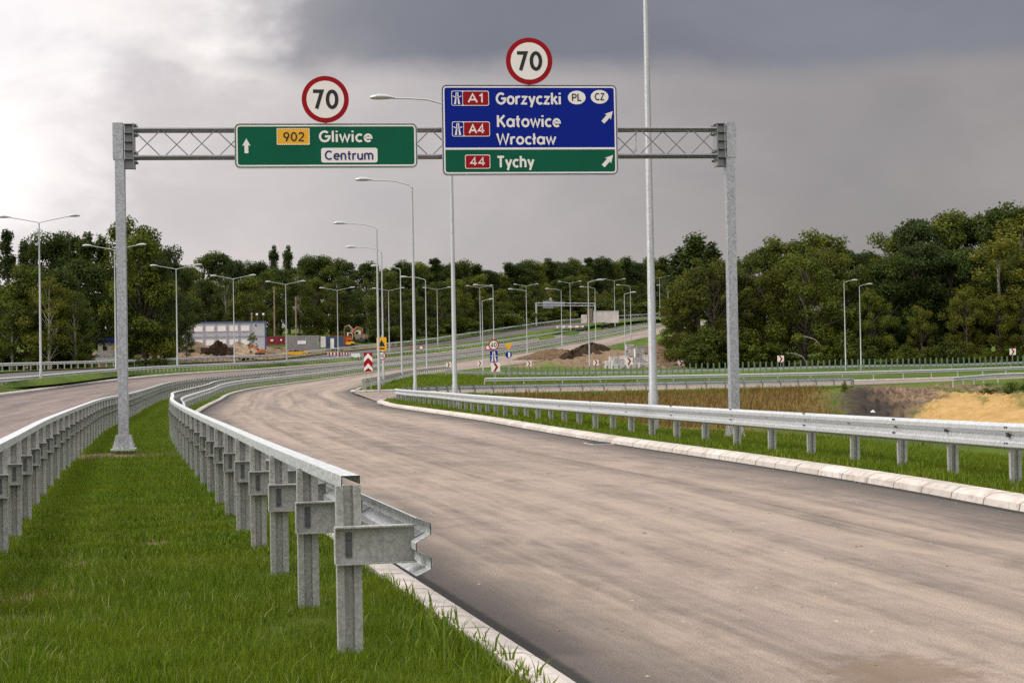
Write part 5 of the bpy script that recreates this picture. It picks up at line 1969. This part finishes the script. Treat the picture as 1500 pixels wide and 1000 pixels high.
def row(items, where, group):
    cnt = {}
    for it in items:
        kind, leaf, u, d, vt = it[:5]
        wide = it[5] if len(it) > 5 else 1.0
        tone = {'leaf_dark': 'dark', 'leaf_mid': 'mid-green', 'leaf_olive': 'olive', 'leaf_bright': 'bright'}[leaf]
        key = (kind, tone)
        k = cnt.get(key, 0)
        cnt[key] = k + 1
        it_lab = it[6] if len(it) > 6 else None
        noun = {'poplar': 'slim poplar', 'round': 'rounded tree', 'spread': 'broad tree', 'light': 'slender birch', 'bush': 'leafy bush'}[kind]
        lab = it_lab or f'{ORD[k]} {tone} {noun} from the left {where}'
        tree(kind, leaf, u, d, vt, lab, group, wide)


# left wood, back row of poplars and crowns above
row([('poplar', 'leaf_dark', -12, 250, 345, 1.2), ('poplar', 'leaf_dark', 12, 246, 338, 1.2), ('poplar', 'leaf_dark', 38, 252, 352, 1.0), ('poplar', 'leaf_dark', 50, 256, 356, .8), ('round', 'leaf_dark', 80, 250, 347, .9), ('round', 'leaf_dark', 104, 258, 350, .8),
     ('poplar', 'leaf_dark', 131, 254, 338, 1.3), ('poplar', 'leaf_dark', 152, 258, 347, 1.2), ('round', 'leaf_mid', 192, 252, 333, .85), ('round', 'leaf_mid', 215, 262, 346, .8), ('round', 'leaf_dark', 240, 268, 366, .7), ('round', 'leaf_dark', 262, 300, 396, .9)],
    'in the back row of the left wood', 'back row of the left wood')
row([('spread', 'leaf_mid', -8, 226, 425, .9), ('light', 'leaf_mid', 18, 222, 418, 1.2), ('round', 'leaf_mid', 45, 224, 395, 1.0), ('light', 'leaf_olive', 72, 220, 405, 1.2), ('round', 'leaf_dark', 92, 226, 398, 1.0), ('light', 'leaf_mid', 112, 222, 430, 1.2),
     ('spread', 'leaf_mid', 106, 226, 455, .7), ('round', 'leaf_dark', 120, 240, 385, 1.1), ('round', 'leaf_dark', 160, 275, 395, .9), ('round', 'leaf_mid', 212, 238, 352, .85), ('round', 'leaf_dark', 228, 240, 385, .85), ('round', 'leaf_mid', 226, 250, 392, .8)],
    'in the front row of the left wood', 'front row of the left wood')
row([('bush', 'leaf_mid', u, 222 + (i % 3) * 3, 500 + (i * 37) % 26, 1.5) for i, u in enumerate([-15, 8, 30, 55, 82, 105, 122])] + [('bush', 'leaf_bright', u, 228 + i, 519 + (i % 2) * 4, 1.6) for i, u in enumerate([198, 213, 226, 240])],
    'along the edge of the left wood', 'bushes along the left wood')
# wood behind the building site
it = []
for i, (u, vt) in enumerate([(278, 392), (300, 378), (322, 374), (345, 384), (366, 392), (383, 386), (404, 362), (425, 364), (446, 382), (468, 378), (490, 380), (512, 386), (535, 388), (556, 398)]):
    kind = 'poplar' if u in (404, 425) else 'round'
    it.append((kind, 'leaf_dark' if i % 3 != 1 or kind == 'poplar' else 'leaf_mid', u, 405 + (i * 29) % 30, vt if kind == 'round' else 358, 1.0 if kind == 'round' else .9))
row(it, 'in the back row behind the building site', 'back row behind the building site')
it = []
for i, (u, vt) in enumerate([(262, 400), (285, 402), (308, 412), (335, 405), (360, 410), (388, 400), (412, 396), (440, 398), (462, 410), (486, 418), (512, 408), (538, 412), (558, 425)]):
    kind = ['round', 'spread', 'round', 'light'][i % 4]
    leaf = {'round': ['leaf_mid', 'leaf_dark'][(i // 2) % 2], 'spread': 'leaf_olive' if i % 8 == 1 else 'leaf_mid', 'light': 'leaf_mid'}[kind]
    d = max(346 + (i * 13) % 16, 355 + (u - 400) * .22)
    it.append((kind, leaf, u, d + 20 * (u > 380), vt, 1.0))
row(it, 'in the front row behind the building site', 'front row behind the building site')
row([('bush', 'leaf_mid', u, 350 + (u - 300) * .18, 480 + (i * 31) % 18, 2.0) for i, u in enumerate(range(256, 562, 14))], 'in the undergrowth behind the building site', 'undergrowth behind the building site')
row([('light', 'leaf_mid', 274, 268, 474, 1.1, 'small young tree standing before the left end of the office block'), ('light', 'leaf_mid', 371, 300, 487, .9, 'small green sapling before the right end of the office block'),
     ('bush', 'leaf_mid', 250, 262, 506, 1.0, 'dark bush at the left edge of the building site')], '', 'young trees on the building site')
# far wood beyond the road


def far_d(u, extra):
    d = 380.0
    while d < 640 and xof(u, d) > float(fC_L(d)[0]) - extra:
        d += 3
    return d


it = []
tops = [(570, 396), (585, 388), (602, 384), (620, 386), (640, 382), (660, 386), (680, 384), (700, 390), (716, 396), (733, 402), (748, 388), (766, 382), (786, 384), (806, 380), (826, 384), (846, 380), (866, 381), (884, 378), (902, 384), (920, 380), (938, 384), (956, 378), (974, 380)]
for i, (u, vt) in enumerate(tops):
    if i % 3 == 1:
        it.append(('poplar', 'leaf_dark', u, far_d(u, 20 + (i * 7) % 9), vt - 3, 2.1))
    else:
        it.append(('round', ['leaf_mid', 'leaf_dark', 'leaf_dark'][i % 3], u, far_d(u, 20 + (i * 7) % 9), vt + 2, .95))
row(it, 'in the back row of the far wood', 'back row of the far wood')
it = [('round', 'leaf_dark', u + 9, far_d(u, 30 + (i * 5) % 7), vt + 9, 1.25) for i, (u, vt) in enumerate(tops)]
row(it, 'in the hindmost row of the far wood', 'hindmost row of the far wood')
it = []
for i, u in enumerate(range(566, 985, 17)):
    kind = ['round', 'round', 'spread', 'round', 'light'][i % 5]
    leaf = {'round': ['leaf_mid', 'leaf_dark'][i % 2], 'spread': ['leaf_mid', 'leaf_olive'][(i // 5) % 2], 'light': 'leaf_olive'}[kind]
    it.append((kind, leaf, u, far_d(u, 8.5 + (i * 5) % 4), 404 + (i * 23) % 26, 1.0))
row(it, 'in the front row of the far wood', 'front row of the far wood')
it = [('bush', ['leaf_mid', 'leaf_bright'][i % 4 == 3], u, far_d(u, 7.5 + (i % 3) * 5), 470 - (u - 560) * .12 + (i * 17) % 9, 2.4) for i, u in enumerate(range(560, 980, 12))]
row(it, 'along the foot of the far wood', 'undergrowth of the far wood')
# right wood
row([('poplar', 'leaf_dark', 1000, 262, 360, 1.5), ('poplar', 'leaf_dark', 1022, 258, 344, 1.7), ('poplar', 'leaf_dark', 1046, 262, 352, 1.5), ('round', 'leaf_mid', 1090, 268, 382, 1.0), ('round', 'leaf_dark', 1120, 272, 368, .9), ('round', 'leaf_mid', 1150, 270, 358, .9),
     ('round', 'leaf_dark', 1180, 274, 356, .9), ('round', 'leaf_mid', 1212, 268, 348, 1.0), ('round', 'leaf_dark', 1245, 274, 366, .9), ('round', 'leaf_dark', 1285, 276, 372, .9), ('round', 'leaf_mid', 1312, 272, 350, .95), ('round', 'leaf_dark', 1345, 268, 328, 1.0),
     ('round', 'leaf_mid', 1382, 272, 322, 1.0), ('round', 'leaf_dark', 1415, 274, 318, .9), ('round', 'leaf_mid', 1448, 276, 322, .9), ('round', 'leaf_dark', 1478, 268, 310, 1.0), ('light', 'leaf_olive', 1500, 262, 312, 1.4), ('round', 'leaf_mid', 1530, 270, 306, 1.0)],
    'in the back row of the right wood', 'back row of the right wood')
row([('spread', 'leaf_olive', 1012, 246, 400, .95), ('spread', 'leaf_olive', 1048, 243, 378, .95), ('round', 'leaf_mid', 1085, 248, 396, 1.0), ('spread', 'leaf_olive', 1120, 246, 392, .9), ('spread', 'leaf_mid', 1178, 244, 372, .95), ('spread', 'leaf_olive', 1215, 250, 362, .8), ('round', 'leaf_mid', 1250, 248, 396, .9),
     ('round', 'leaf_dark', 1300, 250, 378, 1.1), ('round', 'leaf_dark', 1345, 252, 362, 1.1), ('round', 'leaf_dark', 1392, 252, 368, 1.1), ('round', 'leaf_dark', 1432, 250, 372, 1.0), ('light', 'leaf_olive', 1468, 246, 340, 1.3), ('round', 'leaf_dark', 1505, 250, 380, 1.0), ('spread', 'leaf_mid', 1536, 246, 360, 1.0)],
    'in the middle row of the right wood', 'middle row of the right wood')
row([('spread', 'leaf_mid', 996, 246, 450, .85), ('bush', 'leaf_mid', 1012, 238, 488, 1.3), ('bush', 'leaf_mid', 1038, 239, 470, 1.1), ('bush', 'leaf_mid', 1070, 240, 476, 1.2), ('bush', 'leaf_mid', 1100, 240, 480, 1.3), ('bush', 'leaf_mid', 1132, 241, 488, 1.3), ('bush', 'leaf_mid', 1215, 240, 490, 1.3),
     ('spread', 'leaf_mid', 1278, 242, 432, .85), ('bush', 'leaf_mid', 1246, 238, 478, 1.1), ('spread', 'leaf_olive', 1352, 242, 448, .75), ('spread', 'leaf_olive', 1418, 241, 424, .8), ('spread', 'leaf_olive', 1462, 242, 432, .8), ('spread', 'leaf_olive', 1500, 241, 430, .8),
     ('bush', 'leaf_mid', 1330, 239, 500, 1.4), ('bush', 'leaf_mid', 1385, 239, 492, 1.3), ('bush', 'leaf_mid', 1445, 239, 505, 1.4), ('bush', 'leaf_mid', 1510, 239, 485, 1.4)],
    'along the front edge of the right wood', 'front edge of the right wood')
row([('bush', 'leaf_bright', 1480, 104, 553, 1.3, 'low green bush at the right edge beside the sandy track'), ('bush', 'leaf_mid', 1448, 108, 561, 1.3, 'smaller dark bush left of the one at the right edge'), ('bush', 'leaf_bright', 1508, 100, 550, 1.3, 'rounded green bush cut by the right edge of the picture'),
     ('bush', 'leaf_mid', 1236, 123, 566, .5, 'small shrub at the right end of the dry bank')], '', 'bushes beside the sandy track')
# dead fallen branches under the right wood
for u, d, v, L_, lb in ((1180, 239, 494, 3.2, 'long pale dead branch hanging under the right wood'), (1165, 239, 519, 2.4, 'short pale dead branch low under the right wood')):
    q = at(u, v, d)
    e = empty('dead_branch', tuple(q), 0, lb, 'branch')
    MB().tube([(-L_ * .6, 0, .25), (0, 0, .1), (L_ * .4, .1, -.3), (L_ * .8, .2, -1.6)], [.04, .07, .09, .05], 6).build('limb', M['birch_bark'], e)
    MB().tube([(0, 0, .1), (-.6, .1, -.5)], [.04, .015], 5).build('twig', M['birch_bark'], e)

# ------------------------------------------------------------------ grass
def blades(name, X, Y, hmean, wid, mat, seed, lean=.5, keep=None, zoff=0.0):
    rg = np.random.default_rng(seed)
    n = len(X)
    Z = height(X, Y, False) + zoff
    pat = np.sin(X * 3.1 + 1.7 * np.sin(Y * 2.3)) * np.sin(Y * 2.7 + 1.9 * np.sin(X * 2.6)) + .6 * np.sin(X * 7.3 + 2 * np.sin(Y * 5.1)) * np.sin(Y * 6.1)
    h = hmean * rg.uniform(.45, 1.5, n) * np.clip(1 + .38 * pat, .45, 1.7)
    a = rg.uniform(0, 2 * np.pi, n)
    ln = h * rg.uniform(.1, 1.0, n) * lean
    dx, dy = np.cos(a) * ln, np.sin(a) * ln
    b = rg.uniform(0, 2 * np.pi, n)
    wx_, wy_ = np.cos(b) * wid * .5, np.sin(b) * wid * .5
    w = rg.uniform(.6, 1.3, n)
    wx_, wy_ = wx_ * w, wy_ * w
    V_ = np.empty((n, 5, 3))
    V_[:, 0] = np.stack([X - wx_, Y - wy_, Z - .02], 1)
    V_[:, 1] = np.stack([X + wx_, Y + wy_, Z - .02], 1)
    V_[:, 2] = np.stack([X + wx_ * .8 + dx * .35, Y + wy_ * .8 + dy * .35, Z + h * .6], 1)
    V_[:, 3] = np.stack([X - wx_ * .8 + dx * .35, Y - wy_ * .8 + dy * .35, Z + h * .6], 1)
    V_[:, 4] = np.stack([X + dx, Y + dy, Z + h], 1)
    k = np.arange(n) * 5
    me = bpy.data.meshes.new(name)
    me.vertices.add(n * 5)
    me.vertices.foreach_set('co', V_.astype(np.float32).ravel())
    loops = np.stack([k, k + 1, k + 2, k + 3, k + 3, k + 2, k + 4], 1).astype(np.int32)
    me.loops.add(n * 7)
    me.loops.foreach_set('vertex_index', loops.ravel())
    me.polygons.add(n * 2)
    st = np.stack([np.arange(n) * 7, np.arange(n) * 7 + 4], 1).astype(np.int32)
    me.polygons.foreach_set('loop_start', st.ravel())
    me.polygons.foreach_set('loop_total', np.tile(np.array([4, 3], np.int32), n))
    me.materials.append(mat)
    me.update(calc_edges=True)
    return link(name, me)


def scatter(rg, lo, hi, xl, xr, dens, power=1.0):
    """random points between the lines xl(y), xr(y), thinning with distance"""
    ys, n = [], 0
    e_ = np.geomspace(lo, hi, 40)
    X, Y = [], []
    for a, b in zip(e_[:-1], e_[1:]):
        m = (a + b) / 2
        w = max(.05, float(xr(m)) - float(xl(m)))
        k = int(dens(m) * w * (b - a))
        y = rg.uniform(a, b, k)
        t = rg.random(k)
        X.append(xl(y) + (xr(y) - xl(y)) * t)
        Y.append(y)
    return np.concatenate(X), np.concatenate(Y)


grg = np.random.default_rng(77)


def thin(X, Y, rg, thr=.5):
    d, s, dr, pe = masks(X, Y)
    # natural patchiness
    pn = np.sin(X * 2.1 + np.sin(Y * 1.3) * 2) * np.sin(Y * 1.7 + np.sin(X * 1.9) * 1.5)
    rag = .35 * np.sin(X * 23 + 3 * np.sin(Y * 11)) * np.sin(Y * 19 + 2 * np.sin(X * 17))
    mm = np.maximum(d, np.maximum(s, pe))
    k = rg.random(len(X)) > mm * (1.0 + rag) * 1.05
    k &= rg.random(len(X)) > .18 * (pn > .55)
    return X[k], Y[k]


dens = lambda y: 7000 * min(1, (9.5 / y)**1.65) + 60
X, Y = scatter(grg, 6.5, 112, lambda y: fRAIL2(y)[0] - .9, lambda y: fA_L(y)[0] - .24, dens)
vis = np.abs(X / Y) < .34
X, Y = thin(X[vis], Y[vis], grg)
near = Y < 15
tag(blades('grass', X[near], Y[near], .058, .0048, M['blade'], 1), 'short green lawn between the two tall barriers', 'grass', None, 'stuff')
tag(blades('grass', X[~near], Y[~near], .055, .011, M['blade'], 2), 'green median lawn further back, round the gantry foot', 'grass', None, 'stuff')
X, Y = scatter(grg, 15, 130, lambda y: np.maximum(fA_R(y)[0] + .32, np.interp(y, [0, 90, 101, 130], [-50, -50, -7.2, -2])), lambda y: fA_R(y)[0] + np.interp(y, [0, 30, 60, 130], [8, 6, 7, 9]), lambda y: 900 * min(1, (24 / y)**1.7) + 14)
di = road_info(X, Y)[3][0]
k = (np.abs(X / Y) < .34) & (di > .4)
X, Y = thin(X[k], Y[k], grg)
k = masks(X, Y)[2] < .55
X, Y = X[k], Y[k]
nr_ = Y < 45
tag(blades('grass', X[nr_], Y[nr_], .10, .016, M['blade_bright'], 3), 'bright green verge grass under the right guard rail', 'grass', None, 'stuff')
tag(blades('grass', X[~nr_], Y[~nr_], .12, .04, M['blade_bright'], 4), 'bright green grass on the curve behind the right guard rail', 'grass', None, 'stuff')
# dry grass on the far bank
n = 26000
X = grg.uniform(-3, 28, n)
Y = grg.uniform(95, 137, n)
k = (poly_mask(X, Y, DRY, 3) > grg.uniform(.45, .9, n))
tag(blades('dry_grass', X[k], Y[k], .40, .05, M['blade_dry'], 5, .5), 'tall dry brown grass on the bank below the side ramp', 'dry grass', None, 'stuff')
n = 5000
X = grg.uniform(-3, 27, n)
Y = np.interp(X, [-3, 3, 8, 14, 20, 27], [119.5, 122, 124.5, 128, 132, 137]) + grg.normal(0, .8, n) - .8
tag(blades('grass', X, Y, .20, .06, M['blade'], 6, .6), 'green grass along the top of the dry bank', 'grass', None, 'stuff')
n = 1500
X = grg.uniform(3.2, 12, n)
Y = grg.uniform(36, 56, n)
k = blob(X, Y, 7.5, 44, 3, 6) > grg.random(n)
tag(blades('dry_grass', X[k], Y[k], .34, .02, M['blade_dry'], 7, .7), 'dry straw behind the right gantry foot', 'dry grass', None, 'stuff')
# island, median strips and slopes further off
X, Y = scatter(grg, 132, 215, lambda y: fA_R(y)[0] + .5, lambda y: np.interp(y, [131, 140, 160, 185, 215], [-8, 0, 10, 15, 10]), lambda y: 16)
k = road_info(X, Y)[3][0] > .6
tag(blades('grass', X[k], Y[k], .16, .09, M['blade_bright'], 8), 'bright grass on the island between road and side ramp', 'grass', None, 'stuff')
# taller weeds by the kerb, bottom of the picture
X = np.concatenate([grg.normal(.13, .16, 500), grg.normal(-.35, .25, 420)])
Y = np.concatenate([grg.normal(8.95, .35, 500), grg.normal(10.6, .9, 420)])
k = X < fA_L(Y)[0] - .2
tag(blades('weeds', X[k], Y[k], .14, .014, M['blade_bright'], 9, .9), 'taller weeds growing over the kerb at the bottom', 'weeds', None, 'stuff')
# pale straw stalks in the lawn
X, Y = scatter(grg, 7, 22, lambda y: fRAIL2(y)[0] - .3, lambda y: fA_L(y)[0] - .3, lambda y: 150)
tag(blades('straw', X, Y, .075, .0045, M['straw'], 10, 1.0), 'pale straw stalks scattered through the lawn', 'grass', None, 'stuff')

# dirt clods and a gully grate on the road
q = at(806, 648, 38.3)
e = empty('drain_grate', (float(fA_R(38.3)[0]) - .30, 38.3, .012), R(100), 'rusty open street drain at the foot of the right kerb', 'drain')
MB().box((0, 0, -.03), (1.0, .5, .05)).build('frame', M['concrete'], e)
mb = MB()
for k in range(7):
    mb.box((-.36 + k * .12, 0, 0), (.05, .4, .03))
mb.build('grate', M['dark_steel'], e)
crg = np.random.default_rng(9)
Vc, Fc = [], []
n = 110
for k in range(n):
    y = 7 + 50 * crg.random()**1.6
    t = crg.beta(1.2, 1.2)
    xl, xr = float(fA_L(y)[0]) + .1, float(fA_R(y)[0]) - .1
    x = xl + (xr - xl) * t
    r = crg.uniform(.004, .009) * (1 + y / 30)
    b = len(Vc)
    for dx, dy, dz in ((1, 0, 0), (-1, 0, 0), (0, 1, 0), (0, -1, 0), (0, 0, 1), (0, 0, -1)):
        j = crg.uniform(.6, 1.4)
        Vc.append((x + dx * r * j * 1.4, y + dy * r * j * 1.4, .002 + dz * r * j * .6))
    Fc += [(b, b + 2, b + 4), (b + 2, b + 1, b + 4), (b + 1, b + 3, b + 4), (b + 3, b, b + 4), (b + 2, b, b + 5), (b + 1, b + 2, b + 5), (b + 3, b + 1, b + 5), (b, b + 3, b + 5)]
tag(link('dirt_clods', np_mesh('dirt_clods', Vc, Fc, [M['soil_pale']])), 'crumbs of dried mud scattered over the dusty road', 'dirt', None, 'stuff')
